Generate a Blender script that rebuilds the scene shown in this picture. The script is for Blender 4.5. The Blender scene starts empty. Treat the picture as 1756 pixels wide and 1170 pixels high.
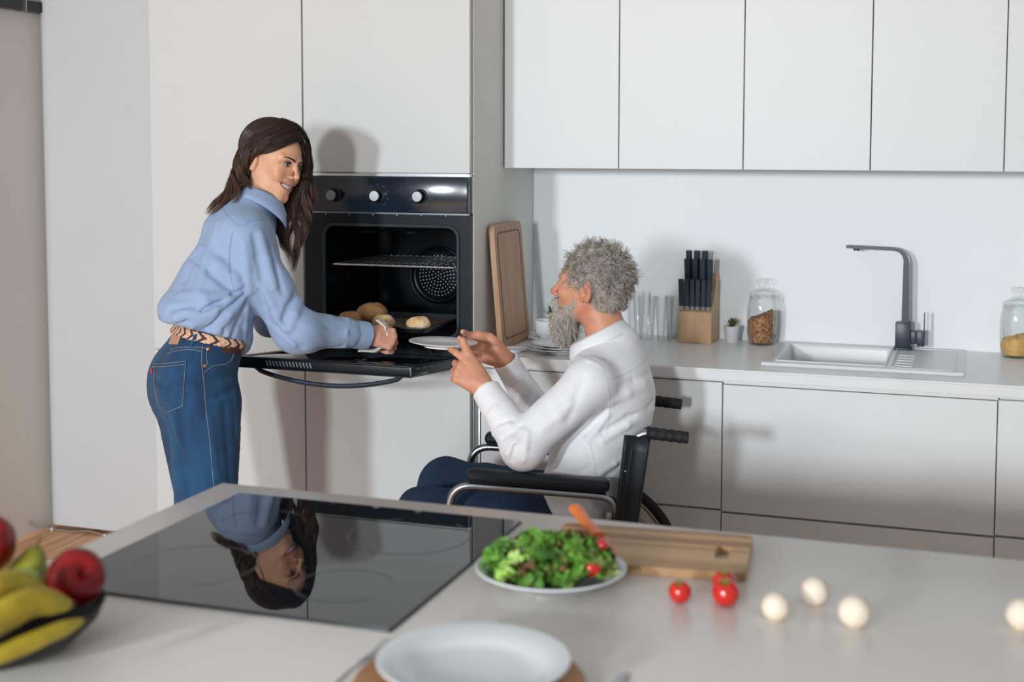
import bpy, bmesh, math, random
import numpy as np
from mathutils import Vector, Matrix

# ------------------------------------------------------------------ camera
S = bpy.context.scene
COL = S.collection
R = math.radians
CAM_H = 1.61
def camera():
    p, y, r = R(4.170), R(-19.0925), R(0.0984)
    fwd = Vector((math.sin(y)*math.cos(p), math.cos(y)*math.cos(p), -math.sin(p)))
    right = Vector((math.cos(y), -math.sin(y), 0)); up = right.cross(fwd)
    r2 = math.cos(r)*right + math.sin(r)*up; u2 = -math.sin(r)*right + math.cos(r)*up
    M = Matrix((r2, u2, -fwd)).transposed().to_4x4()
    M.translation = (0, 0, CAM_H)
    cd = bpy.data.cameras.new('camera'); co = bpy.data.objects.new('camera', cd); COL.objects.link(co)
    co.matrix_world = M
    cd.sensor_fit = 'HORIZONTAL'; cd.sensor_width = 36.0
    cd.lens = 2273.4/1756*36.0
    cd.shift_y = -(585-416)/1756
    cd.clip_start = 0.05
    cd.dof.use_dof = True; cd.dof.focus_distance = 4.0; cd.dof.aperture_fstop = 3.2
    S.camera = co
camera()

# ------------------------------------------------------------------ light
def world():
    w = bpy.data.worlds.new('world'); S.world = w; w.use_nodes = True
    nt = w.node_tree; bg = nt.nodes['Background']
    tc = nt.nodes.new('ShaderNodeTexCoord'); sp = nt.nodes.new('ShaderNodeSeparateXYZ')
    mr = nt.nodes.new('ShaderNodeMapRange'); mr.inputs[1].default_value = -0.6; mr.inputs[2].default_value = 0.6
    mx = nt.nodes.new('ShaderNodeMix'); mx.data_type = 'RGBA'
    mx.inputs[6].default_value = (0.10, 0.105, 0.105, 1); mx.inputs[7].default_value = (0.40, 0.445, 0.485, 1)
    nt.links.new(tc.outputs['Generated'], sp.inputs[0]); nt.links.new(sp.outputs[2], mr.inputs[0])
    nt.links.new(mr.outputs[0], mx.inputs[0]); nt.links.new(mx.outputs[2], bg.inputs[0])
    bg.inputs[1].default_value = 1.0
world()
def area(name, loc, target, sx, sy, power, color):
    l = bpy.data.lights.new(name, 'AREA'); l.shape = 'RECTANGLE'; l.size = sx; l.size_y = sy
    l.energy = power; l.color = color
    o = bpy.data.objects.new(name, l); COL.objects.link(o); o.location = loc
    o.rotation_euler = (Vector(target)-Vector(loc)).to_track_quat('-Z', 'Y').to_euler()
    return o
area('window_light_left', (-2.65, -4.3, 2.15), (-1.2, 4.2, 1.0), 0.42, 0.55, 250, (0.90, 0.955, 1.0))
area('window_light_right', (-1.05, -4.3, 1.95), (-1.2, 4.2, 1.0), 0.42, 0.80, 208, (0.95, 0.98, 1.0))
S.cycles.transparent_max_bounces = 40
vs = S.view_settings
vs.view_transform = 'Standard'; vs.look = 'None'; vs.gamma = 1.0; vs.use_curve_mapping = False
vs.exposure = 0.0

# ------------------------------------------------------------------ materials
def srgb(r, g, b):
    return tuple(((c/255)/12.92 if c/255 <= 0.04045 else ((c/255+0.055)/1.055)**2.4) for c in (r, g, b)) + (1,)
MAT = {}
def mat(name, col, rough=0.5, metal=0.0, spec=0.5, coat=0.0, noise=None, bump=None, attr=False, sheen=0.0, sss=0.0, aniso=0.0):
    """col: linear rgba; noise=(scale, amount, other colour, stretch) mixes in a second colour; bump=(scale, distance, stretch)"""
    m = bpy.data.materials.new(name); m.use_nodes = True; nt = m.node_tree
    b = nt.nodes['Principled BSDF']; N = nt.nodes.new; L = nt.links.new
    b.inputs['Base Color'].default_value = col; b.inputs['Roughness'].default_value = rough
    b.inputs['Metallic'].default_value = metal; b.inputs['Specular IOR Level'].default_value = spec
    b.inputs['Coat Weight'].default_value = coat; b.inputs['Coat Roughness'].default_value = 0.08
    if sheen: b.inputs['Sheen Weight'].default_value = sheen
    if aniso: b.inputs['Anisotropic'].default_value = aniso
    if sss:
        b.inputs['Subsurface Weight'].default_value = sss
        b.inputs['Subsurface Radius'].default_value = (0.012, 0.005, 0.003); b.inputs['Subsurface Scale'].default_value = 1.0
    out = None
    tc = N('ShaderNodeTexCoord')
    if noise:
        mp = N('ShaderNodeMapping'); mp.inputs['Scale'].default_value = noise[3] if len(noise) > 3 else (1, 1, 1)
        nz = N('ShaderNodeTexNoise'); nz.inputs['Scale'].default_value = noise[0]; nz.inputs['Detail'].default_value = 5
        rp = N('ShaderNodeMapRange'); rp.inputs[1].default_value = 0.35; rp.inputs[2].default_value = 0.65
        rp.inputs[3].default_value = 0; rp.inputs[4].default_value = noise[1]
        mx = N('ShaderNodeMix'); mx.data_type = 'RGBA'
        L(tc.outputs['Object'], mp.inputs[0]); L(mp.outputs[0], nz.inputs['Vector']); L(nz.outputs['Fac'], rp.inputs[0])
        L(rp.outputs[0], mx.inputs[0]); mx.inputs[6].default_value = col; mx.inputs[7].default_value = noise[2]
        out = mx.outputs[2]; L(out, b.inputs['Base Color'])
    if attr:
        at = N('ShaderNodeAttribute'); at.attribute_name = 'Col'
        if out is None: L(at.outputs['Color'], b.inputs['Base Color'])
        else:
            mu = N('ShaderNodeMix'); mu.data_type = 'RGBA'; mu.blend_type = 'MULTIPLY'; mu.inputs[0].default_value = 1
            L(out, mu.inputs[6]); L(at.outputs['Color'], mu.inputs[7]); L(mu.outputs[2], b.inputs['Base Color'])
    if bump:
        mp = N('ShaderNodeMapping'); mp.inputs['Scale'].default_value = bump[2] if len(bump) > 2 else (1, 1, 1)
        nz = N('ShaderNodeTexNoise'); nz.inputs['Scale'].default_value = bump[0]; nz.inputs['Detail'].default_value = 4
        bp = N('ShaderNodeBump'); bp.inputs['Distance'].default_value = bump[1]; bp.inputs['Strength'].default_value = 0.6
        L(tc.outputs['Object'], mp.inputs[0]); L(mp.outputs[0], nz.inputs['Vector']); L(nz.outputs['Fac'], bp.inputs['Height'])
        L(bp.outputs[0], b.inputs['Normal'])
    MAT[name] = m
    return m
def glass(name, col=(1, 1, 1, 1), rough=0.0, ior=1.45):
    m = bpy.data.materials.new(name); m.use_nodes = True; b = m.node_tree.nodes['Principled BSDF']
    b.inputs['Base Color'].default_value = col; b.inputs['Roughness'].default_value = rough
    b.inputs['IOR'].default_value = ior; b.inputs['Transmission Weight'].default_value = 1.0
    MAT[name] = m; return m
def thin_glass(name, tint):
    m = bpy.data.materials.new(name); m.use_nodes = True; nt = m.node_tree; N = nt.nodes.new; L = nt.links.new
    nt.nodes.remove(nt.nodes['Principled BSDF'])
    tr = N('ShaderNodeBsdfTransparent'); tr.inputs[0].default_value = tint
    gl = N('ShaderNodeBsdfGlossy'); gl.inputs['Roughness'].default_value = 0.03
    fr = N('ShaderNodeLayerWeight'); fr.inputs[0].default_value = 0.22; mn = N('ShaderNodeMath'); mn.operation = 'MINIMUM'; mn.inputs[1].default_value = .32; L(fr.outputs['Fresnel'], mn.inputs[0])
    mx = N('ShaderNodeMixShader'); L(mn.outputs[0], mx.inputs[0]); L(tr.outputs[0], mx.inputs[1]); L(gl.outputs[0], mx.inputs[2])
    L(mx.outputs[0], nt.nodes['Material Output'].inputs[0]); MAT[name] = m; return m

# ------------------------------------------------------------------ geometry helpers: every shape is (verts Nx3, faces list)
def cat(*parts):
    V = []; F = []; n = 0
    for v, f in parts:
        v = np.asarray(v, float).reshape(-1, 3); V.append(v); F += [tuple(i+n for i in q) for q in f]; n += len(v)
    return np.concatenate(V), F
def xf(s, M=None, loc=(0, 0, 0), rot=(0, 0, 0), scale=(1, 1, 1)):
    v, f = s
    if M is None:
        M = np.array(Matrix.LocRotScale(Vector(loc), __import__('mathutils').Euler(rot), Vector(scale)))
    M = np.array(M)
    return v @ M[:3, :3].T + M[:3, 3], f
def from_bm(bm):
    bm.verts.index_update()
    v = np.array([x.co[:] for x in bm.verts]); f = [tuple(a.index for a in p.verts) for p in bm.faces]; bm.free(); return v, f
def box(x0, x1, y0, y1, z0, z1, bev=0.0, seg=2):
    bm = bmesh.new(); bmesh.ops.create_cube(bm, size=1)
    for v in bm.verts: v.co = Vector(((x0+x1)/2+v.co.x*(x1-x0), (y0+y1)/2+v.co.y*(y1-y0), (z0+z1)/2+v.co.z*(z1-z0)))
    if bev: bmesh.ops.bevel(bm, geom=bm.edges[:], offset=bev, segments=seg, affect='EDGES', profile=0.5)
    return from_bm(bm)
def lathe(prof, n=48, cap=True):
    """prof: list of (r, z); closed caps where r==0"""
    V = []; F = []
    prof = list(prof)
    for r, z in prof:
        for i in range(n):
            a = 2*math.pi*i/n; V.append((r*math.cos(a), r*math.sin(a), z))
    for k in range(len(prof)-1):
        for i in range(n):
            j = (i+1) % n; F.append((k*n+i, k*n+j, (k+1)*n+j, (k+1)*n+i))
    if cap:
        F.append(tuple(range(n-1, -1, -1))); F.append(tuple((len(prof)-1)*n+i for i in range(n)))
    return np.array(V), F
def frames(P):
    P = np.asarray(P, float); n = len(P)
    T = np.gradient(P, axis=0); T /= np.linalg.norm(T, axis=1)[:, None]+1e-12
    u = np.cross(T[0], (0, 0, 1.0))
    if np.linalg.norm(u) < 1e-3: u = np.cross(T[0], (1.0, 0, 0))
    u /= np.linalg.norm(u); U = [u]
    for i in range(1, n):
        u = U[-1]-T[i]*np.dot(U[-1], T[i]); u /= np.linalg.norm(u)+1e-12; U.append(u)
    U = np.array(U); W = np.cross(T, U); return P, T, U, W
def tube(P, r, n=10, cap=True, flat=1.0):
    P, T, U, W = frames(P); m = len(P)
    r = np.broadcast_to(np.asarray(r, float), (m,))
    a = 2*np.pi*np.arange(n)/n
    V = (P[:, None, :] + r[:, None, None]*(np.cos(a)[None, :, None]*U[:, None, :] + flat*np.sin(a)[None, :, None]*W[:, None, :])).reshape(-1, 3)
    F = [(k*n+i, (k+1)*n+i, (k+1)*n+(i+1) % n, k*n+(i+1) % n) for k in range(m-1) for i in range(n)]
    if cap: F.append(tuple(range(n))); F.append(tuple((m-1)*n+i for i in range(n-1, -1, -1)))
    return V, F
def smooth_path(P, n=8):
    """Catmull-Rom through the points"""
    P = np.asarray(P, float); Q = np.vstack([2*P[0]-P[1], P, 2*P[-1]-P[-2]]); out = []
    for i in range(1, len(Q)-2):
        for t in np.arange(n)/n:
            a, b, c, d = Q[i-1], Q[i], Q[i+1], Q[i+2]
            out.append(0.5*((2*b)+(-a+c)*t+(2*a-5*b+4*c-d)*t*t+(-a+3*b-3*c+d)*t**3))
    out.append(P[-1]); return np.array(out)
def fillet(P, rad, n=6):
    """polyline with rounded corners"""
    P = [np.array(p, float) for p in P]; out = [P[0]]
    for i in range(1, len(P)-1):
        a, b, c = P[i-1], P[i], P[i+1]
        u = (a-b)/np.linalg.norm(a-b); w = (c-b)/np.linalg.norm(c-b)
        r = min(rad, np.linalg.norm(a-b)*0.49, np.linalg.norm(c-b)*0.49)
        p0 = b+u*r; p1 = b+w*r
        for k in range(n+1):
            t = k/n; out.append((1-t)**2*p0+2*t*(1-t)*b+t*t*p1)
    out.append(P[-1]); return np.array(out)
def ball(r=1, loc=(0, 0, 0), scale=(1, 1, 1), seg=24, ring=14):
    prof = [(math.sin(math.pi*k/ring), -math.cos(math.pi*k/ring)) for k in range(ring+1)]
    prof[0] = (1e-4, -1); prof[-1] = (1e-4, 1)
    v, f = lathe(prof, seg)
    return v*r*np.array(scale)+np.array(loc), f
def prism(poly, h, axis=2, base=0.0, bev=0.0):
    bm = bmesh.new(); vs = [bm.verts.new((x, y, base)) for x, y in poly]; f = bm.faces.new(vs)
    g = bmesh.ops.extrude_face_region(bm, geom=[f]); bmesh.ops.translate(bm, verts=[e for e in g['geom'] if isinstance(e, bmesh.types.BMVert)], vec=(0, 0, h))
    bmesh.ops.recalc_face_normals(bm, faces=bm.faces[:])
    if bev: bmesh.ops.bevel(bm, geom=[e for e in bm.edges if e.calc_length() > 3*bev and e.calc_face_angle(0) > 0.5], offset=bev, segments=2, affect='EDGES')
    v, f = from_bm(bm)
    if axis == 0: v = v[:, [2, 0, 1]]
    if axis == 1: v = v[:, [0, 2, 1]]
    return v, f
def rrect(x0, x1, y0, y1, r, n=5):
    P = []
    for cx, cy, a0 in ((x1-r, y0+r, -90), (x1-r, y1-r, 0), (x0+r, y1-r, 90), (x0+r, y0+r, 180)):
        for k in range(n+1):
            a = R(a0+90*k/n); P.append((cx+r*math.cos(a), cy+r*math.sin(a)))
    return P
ORG = {}
def obj(name, shape, m, parent=None, sharp=35, col=None, label=None):
    v, f = shape if not isinstance(shape, list) else cat(*shape)
    v = np.asarray(v, float)
    if parent is not None: v = v - np.array(ORG[parent.name])
    me = bpy.data.meshes.new(name)
    if isinstance(f, np.ndarray):
        me.vertices.add(len(v)); me.vertices.foreach_set('co', v.ravel())
        me.loops.add(f.size); me.loops.foreach_set('vertex_index', f.ravel().astype(np.int32))
        me.polygons.add(len(f)); me.polygons.foreach_set('loop_start', np.arange(0, f.size, f.shape[1], dtype=np.int32))
        me.update(calc_edges=True); me.validate()
    else:
        me.from_pydata(v.tolist(), [], f); me.update()
        bm = bmesh.new(); bm.from_mesh(me); bmesh.ops.recalc_face_normals(bm, faces=bm.faces[:]); bm.to_mesh(me); bm.free()
    me.shade_smooth()
    if sharp: me.set_sharp_from_angle(angle=R(sharp))
    if col is not None:
        ca = me.color_attributes.new('Col', 'FLOAT_COLOR', 'POINT'); c = np.ones((len(v), 4)); c[:, :3] = col
        ca.data.foreach_set('color', c.ravel())
    me.materials.append(m if not isinstance(m, str) else MAT[m])
    o = bpy.data.objects.new(name, me); COL.objects.link(o)
    if parent is not None: o.parent = parent; ORG[o.name] = ORG[parent.name]
    else: ORG[o.name] = (0, 0, 0)
    if label: o['label'] = label
    return o
def thing(name, label, category, loc=(0, 0, 0), group=None):
    o = bpy.data.objects.new(name, None); COL.objects.link(o); o.empty_display_size = 0.05
    o.location = loc; o['label'] = label; o['category'] = category
    if group: o['group'] = group
    ORG[o.name] = tuple(loc); return o
def recenter(o, loc):
    """give a single-mesh thing an origin at its base"""
    o.data.transform(Matrix.Translation(-Vector(loc))); o.location = loc
def tag(o, label, category, group=None, kind=None):
    if label: o['label'] = label
    if category: o['category'] = category
    if group: o['group'] = group
    if kind: o['kind'] = kind
    return o
def struct(name, shape, m, sharp=35):
    o = obj(name, shape, m, sharp=sharp); o['kind'] = 'structure'; return o
def copy_thing(o, label, loc=None, rot=None, parent=None):
    c = o.copy(); COL.objects.link(c)
    if parent is not None: c.parent = parent
    for ch in o.children: copy_thing(ch, None, parent=c)
    if label: c['label'] = label
    if loc is not None: c.location = loc
    if rot is not None: c.rotation_euler = rot
    return c

# ------------------------------------------------------------------ signed distance modelling (bodies and clothes)
def smin(a, b, k):
    h = np.maximum(k-np.abs(a-b), 0)/k
    return np.minimum(a, b)-h*h*k*0.25
def smax(a, b, k): return -smin(-a, -b, k)
def cone(P, a, b, ra, rb):
    a = np.asarray(a, float); b = np.asarray(b, float); ab = b-a
    t = np.clip(((P-a)@ab)/(ab@ab), 0, 1)
    return np.linalg.norm(P-a-t[:, None]*ab, axis=1)-(ra+(rb-ra)*t)
def ell(P, c, r, Rm=None):
    q = P-np.asarray(c, float)
    if Rm is not None: q = q@np.asarray(Rm)
    r = np.asarray(r, float); k0 = np.linalg.norm(q/r, axis=1); k1 = np.linalg.norm(q/(r*r), axis=1)
    return k0*(k0-1)/(k1+1e-9)
def sdf_mesh(f, lo, hi, h, B=6, margin=1.0):
    lo = np.array(lo, float); hi = np.array(hi, float); nb = np.maximum(np.ceil((hi-lo)/(h*B)).astype(int), 1)
    bi = np.stack(np.meshgrid(*[np.arange(n) for n in nb], indexing='ij'), -1).reshape(-1, 3)
    cen = lo+(bi+0.5)*B*h
    d = np.concatenate([f(c) for c in np.array_split(cen, max(1, len(cen)//200000))])
    bi = bi[np.abs(d) < B*h*0.87*(1+0.35*margin)+0.004*margin]
    g = np.stack(np.meshgrid(*[np.arange(B+1)]*3, indexing='ij'), -1).reshape(-1, 3)
    N = nb*B+2
    key = lambda c: (c[..., 0]*N[1]+c[..., 1])*N[2]+c[..., 2]
    VK = []; VP = []; EK = []
    for chunk in np.array_split(bi, max(1, len(bi)//800)):
        if not len(chunk): continue
        gi = chunk[:, None, :]*B+g[None]
        D = f((lo+gi*h).reshape(-1, 3)).reshape(len(chunk), B+1, B+1, B+1)
        s = D < 0
        acc = np.zeros((len(chunk), B, B, B, 3)); cnt = np.zeros((len(chunk), B, B, B))
        for ax in range(3):
            o1, o2 = [a for a in range(3) if a != ax]
            for p in (0, 1):
                for q in (0, 1):
                    sl0 = [slice(None)]*4; sl1 = [slice(None)]*4
                    sl0[1+ax] = slice(0, B); sl1[1+ax] = slice(1, B+1)
                    for o_, w in ((o1, p), (o2, q)): sl0[1+o_] = slice(w, B+w); sl1[1+o_] = slice(w, B+w)
                    a = D[tuple(sl0)]; b = D[tuple(sl1)]; x = (a < 0) != (b < 0)
                    t = np.where(x, a/np.where(x, a-b, 1), 0)
                    off = np.zeros(3); off[o1] = p; off[o2] = q
                    for c_ in range(3): acc[..., c_] += np.where(x, t if c_ == ax else off[c_], 0)
                    cnt += x
        act = cnt > 0
        w = np.argwhere(act); cell = chunk[w[:, 0]]*B+w[:, 1:]
        VK.append(key(cell)); VP.append(lo+(cell+acc[act]/cnt[act][:, None])*h)
        for ax in range(3):
            sl1 = [slice(None)]+[slice(0, B)]*3; sl1[1+ax] = slice(1, B+1)
            a = s[:, :B, :B, :B]; b = s[tuple(sl1)]
            w = np.argwhere(a != b)
            if len(w):
                c = chunk[w[:, 0]]*B+w[:, 1:]; EK.append(np.column_stack([c, np.full(len(c), ax), a[tuple(w.T)]]))
    VK = np.concatenate(VK); VP = np.concatenate(VP); EK = np.concatenate(EK)
    o = np.argsort(VK); VK = VK[o]; VP = VP[o]
    F = []
    for ax in range(3):
        e = EK[EK[:, 3] == ax]; c = e[:, :3]; o1, o2 = (ax+1) % 3, (ax+2) % 3
        d1 = np.zeros(3, int); d1[o1] = 1; d2 = np.zeros(3, int); d2[o2] = 1
        q = np.stack([key(c), key(c-d1), key(c-d1-d2), key(c-d2)], 1)
        ok = (c[:, o1] > 0) & (c[:, o2] > 0)
        q = q[ok]; flip = e[ok, 4] == 0
        idx = np.searchsorted(VK, q); idx = np.minimum(idx, len(VK)-1); good = (VK[idx] == q).all(1)
        idx = idx[good]; flip = flip[good]; idx[flip] = idx[flip][:, ::-1]; F.append(idx)
    F = np.concatenate(F)
    a, b, c, d = (VP[F[:, i]] for i in range(4))
    if (np.einsum('ij,ij->i', a, np.cross(b, c))+np.einsum('ij,ij->i', a, np.cross(c, d))).sum() < 0: F = F[:, ::-1]
    return VP, F
def vnoise(P, scale, seed=0):
    """cheap smooth noise: sum of rotated sines"""
    rs = np.random.RandomState(seed); out = 0
    for k in range(6):
        d = rs.normal(size=3); d /= np.linalg.norm(d); fr = scale*(0.7+0.9*rs.rand())
        out = out+np.sin((P*np.asarray(1.0))@d*fr*6.283+rs.rand()*6.28+0.8*np.sin(P@np.roll(d, 1)*fr*4+rs.rand()*6))
    return out/6
# ------------------------------------------------------------------ room and cabinets
mat('white_paint', srgb(210, 213, 216), 0.85, noise=(3, 0.25, srgb(206, 208, 210)))
mat('left_wall_paint', srgb(222, 216, 208), 0.9, noise=(2, 0.3, srgb(214, 208, 200)))
mat('splashback_panel', srgb(243, 247, 250), 0.55, spec=0.3)
mat('cabinet_white', srgb(230, 232, 232), 0.42, spec=0.35)
mat('tall_front_dimmed', srgb(214, 216, 216), 0.42, spec=0.35)  # cabinet white painted darker, in place of light falling off to the left
mat('profile_grey', srgb(120, 126, 130), 0.5)
mat('cabinet_side', srgb(224, 224, 219), 0.5, spec=0.3)
mat('worktop_grey', srgb(236, 237, 237), 0.3, spec=0.45)
mat('island_white', srgb(226, 221, 214), 0.28, spec=0.45)
mat('gap_dark', srgb(70, 72, 74), 0.8)
mat('aluminium', srgb(190, 192, 194), 0.35, metal=1.0)
mat('rail_black', srgb(28, 30, 32), 0.5)
def floor_mat():
    m = mat('oak_planks', srgb(168, 128, 92), 0.5); nt = m.node_tree; N = nt.nodes.new; L = nt.links.new; b = nt.nodes['Principled BSDF']
    tc = N('ShaderNodeTexCoord'); br = N('ShaderNodeTexBrick'); br.inputs['Scale'].default_value = 1.0
    br.inputs['Brick Width'].default_value = 1.2; br.inputs['Row Height'].default_value = 0.19; br.inputs['Mortar Size'].default_value = 0.0015
    br.inputs['Color1'].default_value = srgb(240, 186, 140); br.inputs['Color2'].default_value = srgb(224, 168, 122); br.inputs['Mortar'].default_value = srgb(90, 64, 44)
    rm = N('ShaderNodeMapping'); rm.inputs['Rotation'].default_value = (0, 0, R(90)); L(tc.outputs['Object'], rm.inputs[0]); L(rm.outputs[0], br.inputs[0])
    mp = N('ShaderNodeMapping'); mp.inputs['Scale'].default_value = (14, 1.2, 1); nz = N('ShaderNodeTexNoise'); nz.inputs['Scale'].default_value = 2.2; nz.inputs['Detail'].default_value = 7
    L(tc.outputs['Object'], mp.inputs[0]); L(mp.outputs[0], nz.inputs[0])
    rp = N('ShaderNodeMapRange'); rp.inputs[1].default_value = 0.3; rp.inputs[2].default_value = 0.7; rp.inputs[3].default_value = 0.62; rp.inputs[4].default_value = 1.15
    mu = N('ShaderNodeMix'); mu.data_type = 'RGBA'; mu.blend_type = 'MULTIPLY'; mu.inputs[0].default_value = 1
    L(nz.outputs['Fac'], rp.inputs[0]); L(br.outputs['Color'], mu.inputs[6]); L(rp.outputs[0], mu.inputs[7]); L(mu.outputs[2], b.inputs['Base Color'])
floor_mat()
YW = 4.61; XL = -3.655
struct('floor', box(XL-0.1, 4.0, -4.5, YW+0.1, -0.1, 0.0), 'oak_planks')
struct('wall_back', box(XL-0.1, 4.0, YW, YW+0.1, 0.0, 2.75), 'splashback_panel')
struct('wall_left', box(XL-0.1, XL, -1.0, YW, 0.0, 2.75), 'left_wall_paint')
struct('ceiling', box(XL-0.1, 4.0, 1.9, YW+0.1, 2.75, 2.85), 'white_paint')  # cut back on the camera side so open sky brightens the top surfaces
# white boxed-in return of the wall beside the tall cabinets, its outer edge rounded
def wall_return():
    xs = []; x0 = XL+0.012; yb = YW-0.002; yf = YW-0.075; r = 0.07
    pts = [(x0, yb)]+[(x0+r-r*math.cos(R(a)), yf+r-r*math.sin(R(a))) for a in range(0, 91, 10)]+[(-2.75, yf), (-2.75, yb)]
    return prism(pts, 2.745-0.02, base=0.022)
struct('trim_1', wall_return(), 'white_paint', sharp=30)

FY = 3.964            # front of the tall cabinets
BY = 3.99             # front of the base cabinets
UY = 4.273            # front of the wall cabinets
def door_panel(x0, x1, z0, z1, y, t=0.019):
    return box(x0+0.0018, x1-0.0018, y, y+t, z0+0.0018, z1-0.0018, 0.0012, 1)
# tall cabinets
t = thing('tall_cabinet', 'plain white tall cabinet behind the standing woman, left of the oven', 'cabinet', (-2.41, 4.28, 0))
obj('carcass', box(-2.706, -2.112, FY+0.021, YW-0.003, 0.0, 2.7), 'cabinet_side', t)
obj('door', door_panel(-2.706, -2.112, 0.897, 2.698, FY), 'tall_front_dimmed', t, label='upper door')
obj('door', door_panel(-2.706, -2.112, 0.10, 0.894, FY), 'tall_front_dimmed', t, label='lower door')
t = thing('tall_cabinet', 'white tall cabinet that houses the black built-in oven', 'cabinet', (-1.81, 4.28, 0))
cx0, cx1 = -2.1105, -1.512
obj('carcass', [box(cx0, cx0+0.012, FY+0.030, YW-0.003, 0.0, 2.7), box(cx1-0.012, cx1, FY+0.030, YW-0.003, 0.0, 2.7),
                box(cx0+0.016, cx1-0.016, FY+0.021, YW-0.003, 1.517, 2.7), box(cx0+0.016, cx1-0.016, FY+0.021, YW-0.003, 0.0, 0.905),
                box(cx0+0.016, cx1-0.016, YW-0.03, YW-0.003, 0.905, 1.517)], 'cabinet_side', t)
obj('door', door_panel(cx0, cx1-0.002, 1.520, 2.698, FY), 'tall_front_dimmed', t, label='door above the oven')
obj('drawer_front', door_panel(cx0, cx1-0.002, 0.10, 0.902, FY), 'tall_front_dimmed', t, label='large front under the oven')
obj('edge_strip', box(cx0+0.001, cx1-0.002, FY-0.002, FY+0.018, 1.5105, 1.5185), 'aluminium', t)
# wall cabinets
ux = [-1.5085, -1.106, -0.6945, -0.299, 0.092, 0.49]
names = ['leftmost white wall cabinet, next to the tall oven cabinet', 'white wall cabinet above the drinking glasses and knife block',
         'white wall cabinet above the left part of the sink', 'white wall cabinet above the black tap', 'white wall cabinet cut off by the right edge of the view']
for i in range(5):
    t = thing('wall_cabinet', names[i], 'cabinet', ((ux[i]+ux[i+1])/2, 4.45, 1.535), group='row of wall cabinets')
    obj('carcass', box(ux[i]+0.0005, ux[i+1]-0.0005, UY+0.021, YW-0.002, 1.536, 2.6), 'cabinet_side', t)
    obj('door', door_panel(ux[i], ux[i+1], 1.533, 2.6, UY), 'cabinet_white', t)
# base cabinets
bx = [-1.489, -0.7005, 0.088, 0.69]
t = thing('filler_strip', 'narrow grey metal strip between the oven cabinet and the base cabinets', 'trim strip', (-1.5, 4.0, 0))
obj('strip', box(-1.5105, -1.4995, BY+.006, BY+.02, 0.1, 0.896), 'profile_grey', t); obj('edge_profile', box(-1.4985, -1.4905, BY+.0, BY+.02, 0.1, 0.896, .001), 'aluminium', t)
names = ['white base cabinet behind the wheelchair', 'wide white base cabinet under the sink', 'white base cabinet at the right edge of the view']
for i in range(3):
    t = thing('base_cabinet', names[i], 'cabinet', ((bx[i]+bx[i+1])/2, 4.3, 0), group='row of base cabinets')
    x0, x1 = bx[i], bx[i+1]; dz = (0, -0.006, -0.003)[i]
    if i == 1:
        obj('carcass', [box(x0, x0+.018, BY+.021, YW-.004, .1, .89), box(x1-.018, x1, BY+.021, YW-.004, .1, .89), box(x0+.018, x1-.018, BY+.021, YW-.004, .1, .118),
                        box(x0+.018, x1-.018, YW-.02, YW-.004, .118, .89), box(x0+.018, x1-.018, BY+.021, BY+.035, .118, .89)], 'cabinet_side', t)
    else: obj('carcass', box(x0, x1, BY+.021, YW-.004, 0.1, 0.895), 'cabinet_side', t)
    obj('drawer_front', door_panel(x0, x1, 0.497+dz, 0.893+dz, BY), 'cabinet_white', t, label='upper drawer front')
    obj('drawer_front', door_panel(x0, x1, 0.10, 0.493+dz, BY+(0 if i != 0 else 0.004)), 'cabinet_white', t, label='lower drawer front')
    obj('plinth', box(x0, x1, BY+.06, BY+.075, 0.0, 0.1), 'aluminium', t)
    if i == 1: obj('trim_rail', box(x0+.004, x1, BY-.001, BY+.018, 0.8885, 0.8972), 'cabinet_white', t)
# worktop with the sink cut out
SX0, SX1, SY0, SY1 = -0.604, -0.001, 4.078, 4.592
BX0, BX1, BY0, BY1 = -0.562, -0.236, 4.150, 4.508
def worktop():
    x0, x1, y0, y1, z0, z1 = -1.51, 0.95, 3.968, YW-0.001, 0.898, 0.935
    hx0, hx1, hy0, hy1 = BX0-0.012, BX1+0.012, BY0-0.012, BY1+0.012
    return [box(x0, hx0, y0, y1, z0, z1, 0.003), box(hx1, x1, y0, y1, z0, z1, 0.003), box(hx0-.004, hx1+.004, y0, hy0, z0, z1, 0.003), box(hx0-.004, hx1+.004, hy1, y1, z0, z1, 0.003)]
def worktop_shape():
    bm = bmesh.new()
    xs = [-1.51, BX0-.012, BX1+.012, 0.95]; ys = [3.968, BY0-.012, BY1+.012, YW-.001]
    g = [[bm.verts.new((x, y, 0.898)) for y in ys] for x in xs]
    fs = [bm.faces.new((g[i][j], g[i+1][j], g[i+1][j+1], g[i][j+1])) for i in range(3) for j in range(3) if (i, j) != (1, 1)]
    e = bmesh.ops.extrude_face_region(bm, geom=fs)
    bmesh.ops.translate(bm, verts=[q for q in e['geom'] if isinstance(q, bmesh.types.BMVert)], vec=(0, 0, 0.037))
    bmesh.ops.recalc_face_normals(bm, faces=bm.faces[:])
    fe = [q for q in bm.edges if all(abs(v.co.y-3.968) < 1e-5 for v in q.verts) and abs(q.verts[0].co.z-q.verts[1].co.z) < 1e-5]
    bmesh.ops.bevel(bm, geom=fe, offset=0.005, segments=3, affect='EDGES')
    return from_bm(bm)
w = obj('kitchen_worktop', worktop_shape(), 'worktop_grey'); tag(w, 'long light grey worktop running along the back wall', 'worktop')

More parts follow.
